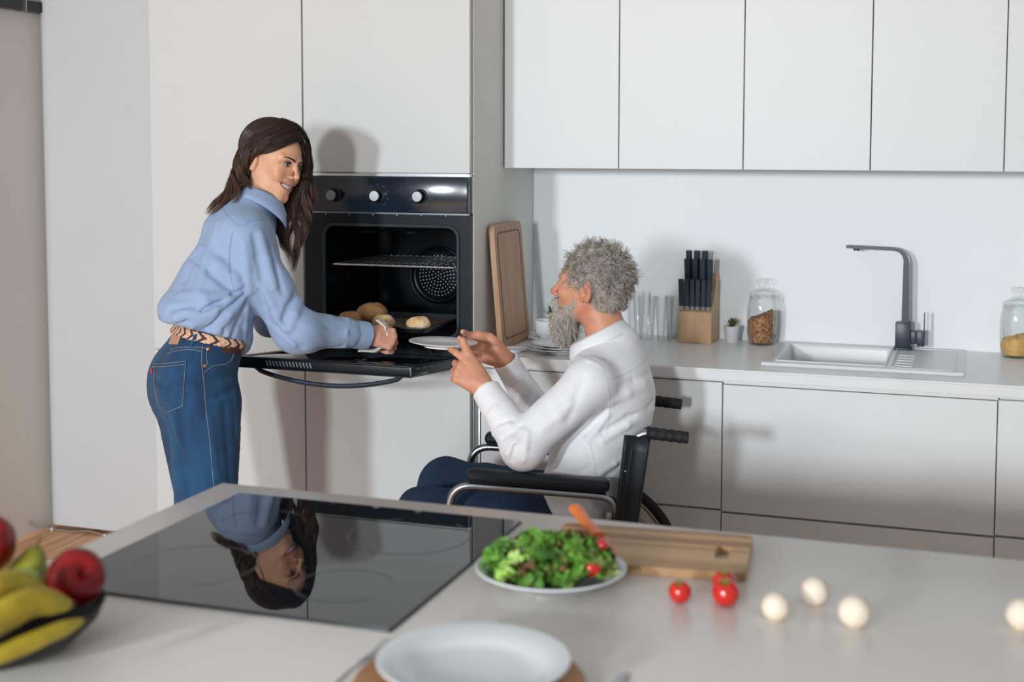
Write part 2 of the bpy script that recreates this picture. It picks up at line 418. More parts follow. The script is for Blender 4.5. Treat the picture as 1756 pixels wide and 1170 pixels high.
# sink
mat('sink_composite', srgb(226, 229, 230), 0.3, spec=0.5, noise=(180, 0.25, srgb(212, 214, 215)))
def sink():
    t = thing('kitchen_sink', 'white inset kitchen sink with drainer set in the back worktop', 'sink', ((SX0+SX1)/2, (SY0+SY1)/2, 0.935))
    bm = bmesh.new(); zt = 0.942
    xs = [SX0, SX0+.012, BX0, BX1, SX1-.04, SX1-.012, SX1]; ys = [SY0, SY0+.012, BY0, BY1, SY1-.012, SY1]
    def zz(i, j):
        e = i in (0, 6) or j in (0, 5)
        if e: return 0.9355
        return zt
    g = [[bm.verts.new((x, y, zz(i, j))) for j, y in enumerate(ys)] for i, x in enumerate(xs)]
    for i in range(6):
        for j in range(5):
            if (i, j) == (2, 2): continue
            bm.faces.new((g[i][j], g[i+1][j], g[i+1][j+1], g[i][j+1]))
    rim = from_bm(bm)
    obj('rim', rim, 'sink_composite', t)
    # bowl: rounded open box
    V = []; F = []; P0 = rrect(BX0, BX1, BY0, BY1, 0.012, 4); n = len(P0)
    lv = [(0, 0.942), (0.002, 0.936), (0.008, 0.80), (0.03, 0.765), (0.10, 0.76)]
    for ins, z in lv:
        for x, y in rrect(BX0+ins, BX1-ins, BY0+ins, BY1-ins, max(0.012, ins*0.5), 4): V.append((x, y, z))
    for k in range(len(lv)-1):
        for i in range(n): F.append((k*n+i, k*n+(i+1) % n, (k+1)*n+(i+1) % n, (k+1)*n+i))
    F.append(tuple((len(lv)-1)*n+i for i in range(n)))
    obj('basin', (np.array(V), F), 'sink_composite', t)
    obj('basin_rim', tube([(x, y, 0.9425) for x, y in rrect(BX0-.003, BX1+.003, BY0-.003, BY1+.003, .012)]+[(BX1+.003-.012, BY0-.003, .9425)], 0.0035, 8), 'sink_composite', t)
    for y in np.linspace(4.17, 4.38, 5): obj('drainer_ridge', box(BX1+0.03, SX1-0.155, y, y+0.012, 0.9405, 0.9440, 0.0017), 'sink_composite', t)
    ring = [(x, y, 0.9425) for x, y in rrect(BX1+0.02, SX1-0.03, SY0+0.045, SY1-0.05, .02)]; ring.append(ring[0])
    obj('drainer_lip', tube(ring, 0.003, 8), 'sink_composite', t)
    obj('front_lip', tube([(SX0+.006, SY0+.006, .9415), (SX1-.006, SY0+.006, .9415)], 0.0055, 10), 'sink_composite', t)
    obj('waste', xf(lathe([(0.045, 0), (0.045, .004), (0.035, .006), (0.0, .004)], 32), loc=(-0.40, 4.33, 0.7605)), 'aluminium', t)
sink()
mat('tap_black', srgb(42, 54, 66), 0.38, spec=0.5)
def faucet():
    fx, fy = -0.2, 4.535
    t = thing('kitchen_tap', 'matt black square kitchen tap standing behind the sink', 'tap', (fx, fy, 0.942))
    obj('base_plate', box(fx-.029, fx+.029, fy-.029, fy+.029, 0.9425, 0.948, .001), 'tap_black', t)
    obj('body', box(fx-.0245, fx+.0245, fy-.0245, fy+.0245, 0.948, 1.031, .0015), 'tap_black', t)
    # flat tall spout: rectangular bar swept up and over to the left
    path = fillet([(fx+.005, 0, 1.03), (fx+.005, 0, 1.272), (fx-.188, 0, 1.277)], 0.05, 10)
    V = []; F = []
    P = np.array(path); T = np.gradient(P, axis=0); T /= np.linalg.norm(T, axis=1)[:, None]
    for p, tt in zip(P, T):
        nrm = np.array((tt[2], 0, -tt[0]))
        w = 0.011 if p[2] < 1.2 else 0.011-0.006*min(1, (p[2]-1.2)/0.07)
        for sn, sy in ((-1, -1), (1, -1), (1, 1), (-1, 1)): V.append((p[0]+nrm[0]*w*sn, fy+sy*0.0145, p[2]+nrm[2]*w*sn))
    for k in range(len(P)-1):
        for i in range(4): F.append((4*k+i, 4*k+(i+1) % 4, 4*k+4+(i+1) % 4, 4*k+4+i))
    F += [(0, 1, 2, 3), tuple(4*len(P)-4+i for i in range(4))]
    obj('spout', (np.array(V), F), 'tap_black', t, sharp=25)
    obj('aerator', xf(lathe([(0.011, -.008), (.011, 0.0)], 24), loc=(fx-.155, fy, 1.2725)), 'tap_black', t)
    obj('handle_neck', box(fx+.0245, fx+.044, fy-.017, fy+.017, .962, 1.003, .001), 'tap_black', t)
    lv = obj('handle', box(fx+.044, fx+.068, fy-.02, fy+.02, .955, 1.004, .001), 'tap_black', t)
    obj('lever', box(fx+.0645, fx+.068, fy-.018, fy+.006, 1.0, 1.066, .0008), 'tap_black', lv)
faucet()

# black rail high on the left wall, cable on the floor
t = thing('wall_rail', 'short black metal rail fixed high on the left wall', 'rail', (XL, 4.2, 2.1))
obj('rail', box(XL+.008, XL+.05, 3.3, 4.598, 2.150, 2.192, .002), 'rail_black', t)
obj('bracket', box(XL, XL+.055, 4.16, 4.26, 2.145, 2.20, .002), 'rail_black', t)
obj('joint', box(XL+.004, XL+.053, 4.44, 4.444, 2.146, 2.196), 'aluminium', t)
mat('cable_grey', srgb(150, 145, 138), 0.6); mat('clip_white', srgb(225, 225, 225), 0.5)
t = thing('cable', 'thin grey cable running along the floor at the foot of the white wall', 'cable', (-3.5, 4.52, 0.0))
pts = smooth_path([(XL+.006, 4.44, 0.06), (XL+.012, 4.46, 0.03), (-3.60, 4.515, 0.008), (-3.5, 4.525, 0.005), (-3.42, 4.522, 0.014), (-3.33, 4.52, 0.006), (-3.2, 4.525, 0.005), (-2.9, 4.525, 0.005)], 8)
obj('wire', tube(pts, 0.0026, 8), 'cable_grey', t)
obj('clip', box(-3.602, -3.592, 4.51, 4.522, 0.0, 0.013, .002), 'clip_white', t)
obj('clip', box(-3.343, -3.333, 4.514, 4.526, 0.0, 0.011, .002), 'clip_white', t)

# ------------------------------------------------------------------ island with hob
IX0, IX1, IY0, IY1 = -1.405, 1.4, 1.12, 2.283
t = thing('kitchen_island', 'white kitchen island with a pale worktop in the foreground', 'kitchen island', (0, 1.7, 0))
obj('worktop', box(IX0, IX1, IY0, IY1, 0.898, 0.935, 0.0025), 'island_white', t)
obj('cabinet_body', box(IX0+.03, IX1-.03, IY0+.03, IY1-.03, 0.08, 0.8975), 'cabinet_white', t)
obj('plinth', box(IX0+.06, IX1-.06, IY0+.08, IY1-.08, 0.0, 0.08), 'aluminium', t)
m = mat('hob_glass', srgb(18, 23, 28), 0.02, spec=0.5); m.node_tree.nodes['Principled BSDF'].inputs['IOR'].default_value = 1.50
mat('hob_edge', srgb(40, 42, 46), 0.3); mat('hob_print', srgb(36, 40, 44), 0.1)
t = thing('induction_hob', 'glossy black glass hob set in the island, reflecting the woman', 'hob', (-1.03, 1.93, 0.935))
HX0, HX1, HY0, HY1 = -1.3235, -0.7475, 1.644, 2.213
obj('glass_plate', prism(rrect(HX0, HX1, HY0, HY1, .004), 0.004, base=0.9353, bev=0.0008), 'hob_glass', t)
obj('edge_frame', prism(rrect(HX0-.002, HX1+.002, HY0-.002, HY1+.002, .005), 0.0022, base=0.9351), 'hob_edge', t)
for cx_, cy_, rr, a0, a1 in ((-1.18, 2.05, .075, 20, 340), (-1.16, 1.80, .10, -60, 200), (-0.90, 2.06, .105, 120, 420), (-0.89, 1.79, .075, 30, 330)):
    P = [(cx_+rr*math.cos(R(a)), cy_+rr*math.sin(R(a)), 0.9395) for a in np.linspace(a0, a1, 60)]
    obj('cooking_zone_mark', tube(P, 0.0012, 4, flat=0.2), 'hob_print', t)
# ------------------------------------------------------------------ oven
mat('oven_glass', srgb(24, 36, 48), 0.16, spec=0.5)
mat('oven_frame', srgb(14, 24, 32), 0.4, spec=0.25)
mat('enamel', srgb(6, 12, 17), 0.3, spec=0.25)
mat('gasket', srgb(48, 58, 66), 0.55)
mat('steel', srgb(186, 188, 192), 0.38, metal=1.0, aniso=0.7)
mat('knob_steel', srgb(150, 152, 156), 0.5, metal=1.0, aniso=0.8)
mat('steel_dark', srgb(120, 126, 132), 0.35, metal=1.0)
mat('knob_black', srgb(18, 24, 30), 0.35)
mat('print_grey', srgb(92, 104, 114), 0.5)
mat('door_glass', srgb(14, 20, 26), 0.03, spec=0.8)
def oven():
    x0, x1, z0, z1 = -2.107, -1.5165, 0.9155, 1.5095
    ox0, ox1, oz0, oz1 = -2.034, -1.562, 0.990, 1.345
    t = thing('oven', 'black built-in oven with its door open under three steel knobs', 'oven', (-1.81, 4.1, 0.9055))
    # front frame with the opening
    outer = [(x0, z0), (x1, z0), (x1, z1-.118), (x0, z1-.118)]
    def ringplate(y, t_, out, inn):
        bm = bmesh.new(); a = [bm.verts.new((p[0], y, p[1])) for p in out]; b = [bm.verts.new((p[0], y, p[1])) for p in inn]
        ea = [bm.edges.new((a[i], a[(i+1) % len(a)])) for i in range(len(a))]; eb = [bm.edges.new((b[i], b[(i+1) % len(b)])) for i in range(len(b))]
        bmesh.ops.triangle_fill(bm, edges=ea+eb, use_beauty=True)
        g = bmesh.ops.extrude_face_region(bm, geom=bm.faces[:]); bmesh.ops.translate(bm, verts=[q for q in g['geom'] if isinstance(q, bmesh.types.BMVert)], vec=(0, t_, 0))
        bmesh.ops.recalc_face_normals(bm, faces=bm.faces[:]); return from_bm(bm)
    obj('front_frame', ringplate(3.972, 0.02, outer, rrect(ox0, ox1, oz0, oz1, .035, 8)), 'oven_frame', t)
    g = [(x, 3.970, z) for x, z in rrect(ox0-.004, ox1+.004, oz0-.004, oz1+.004, .038, 10)]; g.append(g[0])
    obj('door_gasket', tube(g, 0.006, 8), 'gasket', t)
    obj('control_panel', box(x0, x1, 3.944, 3.975, z1-.116, z1, .003), 'oven_glass', t)
    obj('trim_bar', box(x0+.004, x1, 3.955, 3.99, z1-.1225, z1-.117), 'steel_dark', t)
    # cavity: open box with rounded mouth
    V = []; F = []; lv = [(0.0, 3.99), (0.0, 4.395), (.035, 4.41)]
    n = len(rrect(0, 1, 0, 1, .03, 8))
    for ins, y in lv:
        for x, z in rrect(ox0+ins, ox1-ins, oz0+ins, oz1-ins, .035, 8): V.append((x, y, z))
    for k in range(2):
        for i in range(n): F.append((k*n+i, k*n+(i+1) % n, (k+1)*n+(i+1) % n, (k+1)*n+i))
    F.append(tuple(2*n+i for i in range(n)))
    obj('cavity', (np.array(V), F), 'enamel', t)
    obj('housing', [box(x0+.02, ox0-.006, 3.993, 4.45, 0.93, 1.49), box(ox1+.006, x1-.02, 3.993, 4.45, 0.93, 1.49), box(ox0-.006, ox1+.006, 3.993, 4.45, oz1+.006, 1.49),
                    box(ox0-.006, ox1+.006, 3.993, 4.45, .93, oz0-.006), box(ox0-.006, ox1+.006, 4.415, 4.45, oz0-.006, oz1+.006)], 'oven_frame', t)
    # fan cover
    fx, fz = -1.800, 1.145
    fc = obj('fan_cover', [xf(lathe([(0.105, 0), (0.104, .004), (.098, .006), (.094, .004), (.088, .004), (.084, .008), (0.0, .009)], 48), loc=(fx, 4.402, fz), rot=(R(90), 0, 0))], 'enamel', t)
    dots = []
    for rr, k in ((.0, 1), (.012, 6), (.024, 12), (.036, 18), (.048, 24), (.060, 30), (.072, 34)):
        for i in range(k):
            a = 2*math.pi*i/k+rr*40
            dots.append(ball(.0026, (fx+rr*math.cos(a), 4.392, fz+rr*math.sin(a)), (1, .5, 1), 8, 4))
    d = obj('perforations', dots, 'steel', fc); d['kind'] = 'stuff'
    ring = [(fx+.112*math.cos(a), 4.400, fz+.112*math.sin(a)) for a in np.linspace(0, 2*math.pi, 49)]
    obj('fan_ring', tube(ring, .002, 6), 'steel_dark', fc)
    # knobs and their printed marks
    for i, kx in enumerate((-1.985, -1.829, -1.678)):
        k = obj('knob', xf(lathe([(.024, 0), (.024, .004), (.0195, .006), (.0185, .026), (.017, .028)], 40), loc=(kx, 3.944, 1.447), rot=(R(90), 0, 0)), 'knob_black', t)
        obj('knob_cap', xf(lathe([(.0172, .0265), (.0172, .029), (.016, .030), (0.0002, .0302)], 40), loc=(kx, 3.944, 1.447), rot=(R(90), 0, 0)), 'knob_steel', k)
        marks = [box(kx+.036*math.sin(R(a))-.0012, kx+.036*math.sin(R(a))+.0012, 3.9432, 3.944, 1.447+.036*math.cos(R(a))-.0018, 1.447+.036*math.cos(R(a))+.0018) for a in range(-140, 141, 35)]
        mk = obj('dial_marks', marks, 'print_grey', t); mk['kind'] = 'stuff'
    for x in np.linspace(-2.03, -1.60, 6):
        obj('vent_screw', ball(.0032, (x, 3.968, 1.384), (1, .6, 1), 10, 6), 'steel', t)
    # side shelf supports
    for z in (1.06, 1.12, 1.175, 1.205, 1.26):
        for sx in (ox0+.004, ox1-.004):
            obj('shelf_support', tube([(sx, 4.01, z), (sx+(.008 if sx < -1.8 else -.008), 4.03, z), (sx+(.008 if sx < -1.8 else -.008), 4.36, z), (sx, 4.38, z)], .0028, 6), 'steel_dark', t)
    lm = obj('oven_lamp', box(-1.72, -1.60, 4.12, 4.30, 1.335, 1.343, .003), 'steel_dark', t)
    obj('grill_element', tube(smooth_path([(-1.98, 4.38, 1.325), (-1.97, 4.1, 1.32), (-1.90, 4.08, 1.32), (-1.88, 4.30, 1.32), (-1.82, 4.30, 1.32), (-1.80, 4.1, 1.32), (-1.75, 4.1, 1.32), (-1.74, 4.3, 1.32)], 6), .003, 6), 'steel_dark', t)
    # door folded down, its tip a little raised
    hy, hz, ang = 3.958, 0.932, R(5.0); L = 0.470
    def D(shape):
        v, f = shape if not isinstance(shape, list) else cat(*shape)
        # door local: x, y = distance from hinge towards the room, z = thickness (0 bottom/outer .. .034 inner)
        w = np.empty_like(v); w[:, 0] = v[:, 0]
        w[:, 1] = hy-(v[:, 1]*math.cos(ang))-(v[:, 2]-.034)*math.sin(ang)*-1*-1
        w[:, 2] = hz+v[:, 1]*math.sin(ang)+(v[:, 2]-.034)*math.cos(ang)
        return w, f
    dx0, dx1 = -2.104, -1.519
    dr = obj('door', D(box(dx0, dx1, 0.02, L, 0.004, 0.030, .002)), 'oven_frame', t)
    obj('outer_glass', D(box(dx0-.002, dx1+.002, 0.0, L+.003, 0.0, 0.004)), 'oven_glass', dr)
    obj('inner_glass', D(box(dx0+.035, dx1-.035, 0.05, L-.035, 0.029, 0.0325, .001)), 'door_glass', dr)
    obj('inner_edge', D([box(dx0+.002, dx1-.002, L-.033, L-.002, 0.030, 0.034, .001), box(dx0+.002, dx0+.033, .03, L-.035, .030, .034, .001), box(dx1-.033, dx1-.002, .03, L-.035, .030, .034, .001)]), 'oven_frame', dr)
    for k in range(28):
        x = dx0+.115+k*.0112+(.012 if k > 13 else 0)
        v, f = box(x, x+.0048, L-.0002, L+.0012, .010, .026)
        v[:, 0] += (v[:, 2]-.018)*-.35
        obj('vent_slot', D((v, f)), 'steel' if k < 14 else 'knob_black', dr)
    for y in (.30, .35, .40):
        obj('side_slot', D(box(dx1-.0005, dx1+.0008, y, y+.030, .022, .026)), 'knob_black', dr)
    obj('corner_clip', D(box(dx1-.002, dx1+.0015, L-.006, L+.0015, .004, .031, .0008)), 'steel_dark', dr)
    obj('side_latch', D(box(dx1-.001, dx1+.0015, L-.13, L-.02, .002, .012, .001)), 'knob_black', dr)
    hp = [(-2.055, L-.05, 0), (-2.04, L-.05, -.012)]+[(-1.812+.21*u, L-.05, -.018-.027*(1-u*u)) for u in np.linspace(-1, 1, 25)]+[(-1.584, L-.05, -.012), (-1.569, L-.05, 0)]
    obj('handle', D(tube(hp, .0078, 10)), 'tap_black', dr)
    for sx in (-1.995, -1.64):
        obj('hinge_arm', tube([(sx, 3.975, .985), (sx, 3.90, .945)], .004, 6), 'steel_dark', t)
oven()
# rack
mat('chrome_wire', srgb(232, 233, 235), 0.3, metal=0.85)
def rack():
    t = thing('oven_rack', 'bare wire rack on the upper level inside the oven', 'rack', (-1.8, 4.15, 1.205))
    z = 1.2135
    obj('frame', tube(fillet([(-2.018, 3.995, z), (-1.578, 3.995, z), (-1.578, 4.37, z), (-2.018, 4.37, z), (-2.018, 3.996, z)], .012, 4), .0032, 8), 'chrome_wire', t)
    obj('cross_bar', tube([(-2.018, 4.12, z-.002), (-1.578, 4.12, z-.002)], .002, 6), 'chrome_wire', t)
    for x in np.linspace(-1.998, -1.598, 17): obj('wire', tube([(x, 3.992, z+.003), (x, 4.37, z+.003)], .0017, 6), 'chrome_wire', t)
rack()
mat('tray_black', srgb(20, 25, 30), 0.35); mat('baking_paper', srgb(120, 108, 98), 0.8)
TZ = 1.040
t = thing('baking_tray', 'dark baking tray pulled half out of the oven', 'baking tray', (-1.79, 3.92, TZ-.012))
def tray_shape(x0, x1, y0, y1, zb, zt, fl):
    V = []; F = []; lv = [(fl, zt-.002), (fl, zt), (fl-.002, zt), (-.012+fl, zt), (0, zt), (.004, zb+.002), (.008, zb), (.03, zb)]
    lv = [(-.012, zt-.003), (-.012, zt), (0, zt), (.005, zb+.002), (.009, zb)]
    n = len(rrect(0, 1, 0, 1, .03, 5))
    for ins, z in lv:
        for x, y in rrect(x0+.012+ins, x1-.012-ins, y0+.012+ins, y1-.012-ins, .02, 5): V.append((x, y, z))
    for k in range(len(lv)-1):
        for i in range(n): F.append((k*n+i, k*n+(i+1) % n, (k+1)*n+(i+1) % n, (k+1)*n+i))
    F.append(tuple((len(lv)-1)*n+i for i in range(n)))
    return np.array(V), F
obj('pan', tray_shape(-2.022, -1.572, 3.742, 4.10, TZ-.012, TZ+.008, 0), 'tray_black', t)
# paper sheet, slightly waved
def sheet(x0, x1, y0, y1, z, amp, nx=30, ny=24, seed=1):
    X, Y = np.meshgrid(np.linspace(x0, x1, nx), np.linspace(y0, y1, ny), indexing='ij')
    P = np.stack([X, Y, np.zeros_like(X)], -1).reshape(-1, 3); Z = z+amp*(0.5+0.5*vnoise(P, 6, seed))
    e = np.maximum(np.abs((P[:, 0]-(x0+x1)/2)/((x1-x0)/2)), 0)**8*0.008; P[:, 2] = Z+e
    F = [(i*ny+j, (i+1)*ny+j, (i+1)*ny+j+1, i*ny+j+1) for i in range(nx-1) for j in range(ny-1)]
    return P, F
pp = obj('baking_paper', sheet(-1.998, -1.594, 3.768, 4.075, TZ-.0105, .0015), 'baking_paper'); tag(pp, 'brown baking paper lining the oven tray under the rolls', 'baking paper')
recenter(pp, (-1.8, 3.92, TZ-.0105))
mat('bread_crust', srgb(222, 172, 112), 0.75, noise=(22, 1.0, srgb(246, 226, 188)), bump=(60, .003))
mat('bread_brown', srgb(196, 142, 88), 0.8, noise=(30, 0.8, srgb(222, 180, 128)), bump=(60, .003))
def roll(loc, r, rz, seed, m, label, sy=1.0):
    def f(P):
        d = ell(P, (0, 0, r*.62), (r*1.05, r*.86*sy, r*.66))
        d = smin(d, cone(P, (-r*.35, 0, r*.75), (r*.4, .1*r, r*.9), r*.40, r*.33), r*.28)
        d = d+.0016*vnoise(P, 45, seed)
        s = cone(P, (-r*.7, r*.12, r*1.38), (r*.8, -.05*r, r*1.42), .05*r, .05*r)
        return np.maximum(smax(d, -s, .012), -P[:, 2]+.0005)
    v, fc = sdf_mesh(f, (-r*1.4, -r*1.3, -.005), (r*1.4, r*1.3, r*1.7), r*.055)
    o = obj('bread_roll', (v, fc), m, sharp=0); o.location = loc; o.rotation_euler = (0, 0, rz); tag(o, label, 'bread roll', 'rolls on the baking tray'); return o
roll((-1.625, 3.80, TZ-.0095), .0365, .3, 3, 'bread_crust', 'round golden bread roll alone at the right of the tray')
roll((-1.745, 3.80, TZ-.0095), .0365, -.2, 7, 'bread_crust', 'bread roll beside the hand with the white cloth, second from the right')
roll((-1.85, 3.94, TZ-.0095), .050, .8, 11, 'bread_brown', 'darkest and tallest brown bread roll at the back of the tray', 1.1)
roll((-1.885, 3.845, TZ-.0095), .036, .1, 15, 'bread_brown', 'leftmost bread roll on the tray, half hidden by the blue sleeve')

# ------------------------------------------------------------------ things on the back worktop
mat('beech', srgb(190, 148, 116), 0.5, noise=(3.2, 0.7, srgb(166, 124, 96), (9, 9, .8)), bump=(14, .0006, (12, 12, .6)))
mat('beech_groove', srgb(120, 88, 64), 0.7)
mat('porcelain', srgb(238, 240, 242), 0.18, spec=0.55)
mat('block_wood', srgb(220, 182, 142), 0.5, noise=(5, 0.6, srgb(200, 156, 116), (8, 8, 1)))
mat('knife_handle', srgb(44, 60, 74), 0.5)
mat('soil', srgb(60, 46, 36), 0.95, bump=(90, .004))
mat('aloe', srgb(24, 92, 50), 0.45, noise=(20, .5, srgb(40, 120, 66))); mat('succulent', srgb(88, 104, 48), 0.5, noise=(40, .6, srgb(120, 96, 60)))
mat('pot_white', srgb(224, 228, 230), 0.5)
thin_glass('drink_glass', (0.985, 0.988, 0.985, 1)); thin_glass('jar_glass', (0.975, 0.983, 0.98, 1))
WZ = 0.935
# leaning chopping board: local box (thickness x, width y, height z), lean against the cabinet side
def lean_board():
    t = thing('chopping_board', 'tall wooden chopping board leaning upright against the oven cabinet', 'chopping board', (-1.45, 4.23, WZ))
    w, h, th = 0.285, 0.415, 0.018
    a = math.asin(0.035/h)
    def M(s):
        v, f = s; q = v.copy()
        # v: x thickness (0..th, +x faces room), y along width, z height
        c, s_ = math.cos(a), math.sin(a)
        x = v[:, 0]*c-v[:, 2]*s_; z = v[:, 0]*s_+v[:, 2]*c
        ry = R(-1.5); y = v[:, 1]
        q[:, 0] = -1.4735+.004+x; q[:, 1] = 4.105+y+.0*x; q[:, 2] = WZ+.0005+z
        return q, f
    slab = prism(rrect(0, w, 0, h, .03, 8), th, base=0, bev=.004)  # x=y',y=z', z=thickness
    v, f = slab; obj('board', M((v[:, [2, 0, 1]], f)), 'beech', t)
    g = [(th+.0002, y, z) for y, z in rrect(.03, w-.03, .03, h-.03, .022, 8)]; g.append(g[0])
    vv, ff = tube(g, .0022, 8); obj('juice_groove', M((vv, ff)), 'beech_groove', t)
lean_board()
def plate_prof(r, h=.018, foot=.55):
    return [(r*foot*.92, .0035), (r*foot*.95, 0), (r*foot, 0), (r*foot, .004), (r*.70, .006), (r*.97, h-.002), (r, h-.001), (r, h+.0005), (r*.985, h+.0012), (r*.72, .0095), (r*foot, .0065), (0.0002, .006)]
def plate_shape(r, h=.018, n=64): 
    p = [(0.0002, .003)]+plate_prof(r, h); return lathe(p, n, cap=False)
def plate(name, label, loc, r, h=.018, group=None, cat_='plate', rot=(0, 0, 0)):
    o = obj(name, plate_shape(r, h), 'porcelain', sharp=50); o.location = loc; o.rotation_euler = rot; return tag(o, label, cat_, group)
plate('saucer', 'white saucer under the white cup by the wooden board', (-1.375, 4.385, WZ+.0005), .080, .012, cat_='saucer')
def cup():
    t = thing('cup', 'white coffee cup on a saucer in front of the spiky plant', 'cup', (-1.385, 4.385, WZ+.0072))
    z = WZ+.0072
    obj('bowl', xf(lathe([(.0002, .002), (.025, 0), (.026, 0), (.027, .004), (.040, .014), (.046, .03), (.047, .060), (.0455, .061), (.0435, .058), (.0425, .03), (.037, .016), (.0002, .010)], 48, cap=False), loc=(-1.385, 4.385, z)), 'porcelain', t, sharp=50)
    obj('handle', tube(smooth_path([(-1.342, 4.395, z+.05), (-1.322, 4.40, z+.05), (-1.316, 4.402, z+.034), (-1.326, 4.40, z+.02), (-1.345, 4.395, z+.018)], 6), .0038, 8), 'porcelain', t)
cup()
stack = [(.112, 'bottom plate of the white stack behind the man'), (.110, 'middle plate of the white stack behind the man'), (.105, 'top plate of the white stack behind the man')]
for i, (r_, lb) in enumerate(stack): plate('dinner_plate', lb, (-1.262+.003*i, 4.135+.002*i, WZ+.0005+.0075*i), r_, .017, 'stack of plates on the worktop')
o = plate('small_plate', 'thin clear-edged small plate left of the plate stack', (-1.405, 4.088, WZ+.0005), .045, .010, None)
def leaf_mesh(L, w, th, curve, n=9):
    V = []; F = []
    for k in range(n):
        s = k/(n-1); ww = w*(math.sin(math.pi*min(1, .25+.75*s))**.8)*(1-s**6)+.0002; x = L*s*math.cos(curve*s); z = L*s*math.sin(curve*s+.15)
        tt = th*(1-s)+.0004
        V += [(x, -ww, z+tt*.4), (x, 0, z-tt), (x, ww, z+tt*.4), (x, 0, z+tt*.5)]
    for k in range(n-1):
        for i in range(4): F.append((4*k+i, 4*k+(i+1) % 4, 4*k+4+(i+1) % 4, 4*k+4+i))
    F += [(0, 1, 2, 3), tuple(4*n-4+i for i in range(4))]
    return np.array(V), F
def potted(name, label, loc, pr, ph, kind):
    t = thing(name, label, 'potted plant', loc); x, y, z = loc; rs = random.Random(5)
    obj('pot', xf(lathe([(.0002, 0), (pr*.76, 0), (pr*.78, .002), (pr, ph-.003), (pr, ph), (pr*.93, ph), (pr*.90, ph-.006), (.0002, ph-.007)], 40, cap=False), loc=loc), 'pot_white', t, sharp=50)
    obj('soil', xf(lathe([(.0002, ph-.0055), (pr*.88, ph-.0065)], 24, cap=False), loc=loc), 'soil', t)
    if kind == 'aloe':
        for k in range(18):
            a = k*2.4; el_ = R(30+50*(1-k/18)*1.0+0) if k > 4 else R(75); Lf = .05+.014*rs.random()
            s = leaf_mesh(Lf, .0052, .0032, -.1)
            obj('leaf', xf(s, M=Matrix.Translation((x, y, z+ph-.004)) @ Matrix.Rotation(a, 4, 'Z') @ Matrix.Rotation(-(R(84)-R(50)*k/18), 4, 'Y')), 'aloe', t)
    else:
        for k in range(26):
            a = k*2.399; u = k/26; Lf = .018+.014*u
            s = leaf_mesh(Lf, .0062, .003, .25)
            obj('leaf', xf(s, M=Matrix.Translation((x, y, z+ph-.003+.012*(1-u))) @ Matrix.Rotation(a, 4, 'Z') @ Matrix.Rotation(-(R(80)-R(68)*u), 4, 'Y')), 'succulent', t)
potted('potted_aloe', 'small spiky dark green plant in a pale pot behind the cup', (-1.41, 4.525, WZ), .036, .058, 'aloe')
potted('potted_succulent', 'tiny green succulent in a white pot between knife block and jar', (-.768, 4.545, WZ), .0285, .056, 'succ')
# drinking glasses
def drinking_glass():
    t = thing('drinking_glass', '', 'glass', (0, 0, 0), 'clear drinking glasses by the knife block')
    obj('tumbler', lathe([(.0002, 0), (.024, 0), (.0255, .002), (.033, .150), (.0325, .1515), (.0315, .150), (.0245, .012), (.0002, .010)], 40, cap=False), 'drink_glass', t, sharp=50)
    obj('thick_base', lathe([(.0002, .001), (.0235, .001), (.0245, .004), (.0240, .0095), (.0002, .0095)], 32, cap=False), 'drink_glass', t, sharp=50)
    return t
g0 = drinking_glass(); gl = [('leftmost and tallest clear glass, close to the man\'s collar', (-1.112, 4.56, WZ+.0003), (1, 1, 1.06)), ('clear glass in the middle of the row, in front', (-1.063, 4.515, WZ+.0003), (1, 1, 1)),
      ('clear glass with the greenish base, front right of the row', (-1.000, 4.52, WZ+.0003), (1, 1, 1)), ('rearmost clear glass, next to the knife block', (-.978, 4.573, WZ+.0003), (1, 1, 1))]
for i, (lb, lc, sc) in enumerate(gl):
    o = g0 if i == 0 else copy_thing(g0, lb)
    o['label'] = lb; o.location = lc; o.scale = sc
# knife block
def knife_block():
    bx0, bx1, by0, by1 = -.940, -.826, 4.468, 4.598
    t = thing('knife_block', 'light wooden knife block full of dark-handled knives', 'knife block', (-.883, 4.53, WZ))
    prof = [(by0, WZ), (by1, WZ), (by1, WZ+.225), (by1-.028, WZ+.235), (by0+.02, WZ+.118), (by0, WZ+.108)]
    s = prism(prof, bx1-bx0, axis=0, base=bx0, bev=.002)
    obj('block', s, 'block_wood', t)
    tilt = R(9)
    rows = [('front row', by0+.006, WZ+.114, 6, .0183, .094, .0088, -.935), ('middle row', by0+.045, WZ+.163, 4, .0245, .112, .0105, -.922), ('back row', by0+.072, WZ+.190, 3, .0265, .112, .0105, -.922)]
    words = ['first', 'second', 'third', 'fourth', 'fifth', 'sixth']
    for rn, y, z, n, dx, hl, hr, x0 in rows:
        for k in range(n):
            x = x0+dx*k+hr*.6
            lean = 0.0
            q = thing('kitchen_knife', 'dark-handled knife in the block, %s from the left in the %s' % (words[k], rn), 'knife', (x, y, z), 'knives in the block')
            Mx = Matrix.Translation((x, y, z)) @ Matrix.Rotation(R(8), 4, 'X') @ Matrix.Rotation(R((k-1)*.8), 4, 'Y')
            hd = [(x_, z_) for x_, z_ in rrect(-hr, hr, -hr*.72, hr*.72, hr*.6, 4)]
            obj('handle', xf(prism(hd, hl, base=.014, bev=.0012), M=Mx), 'knife_handle', q)
            obj('bolster', xf(prism([(a*.86, b*.86) for a, b in hd], .0137, base=0.0005), M=Mx), 'steel', q)
knife_block()
mat('granola', srgb(190, 142, 98), 0.9, noise=(95, 1.0, srgb(112, 70, 44)), bump=(160, .006)); mat('pasta', srgb(226, 184, 108), 0.6, noise=(60, .8, srgb(206, 156, 84)), bump=(120, .004))
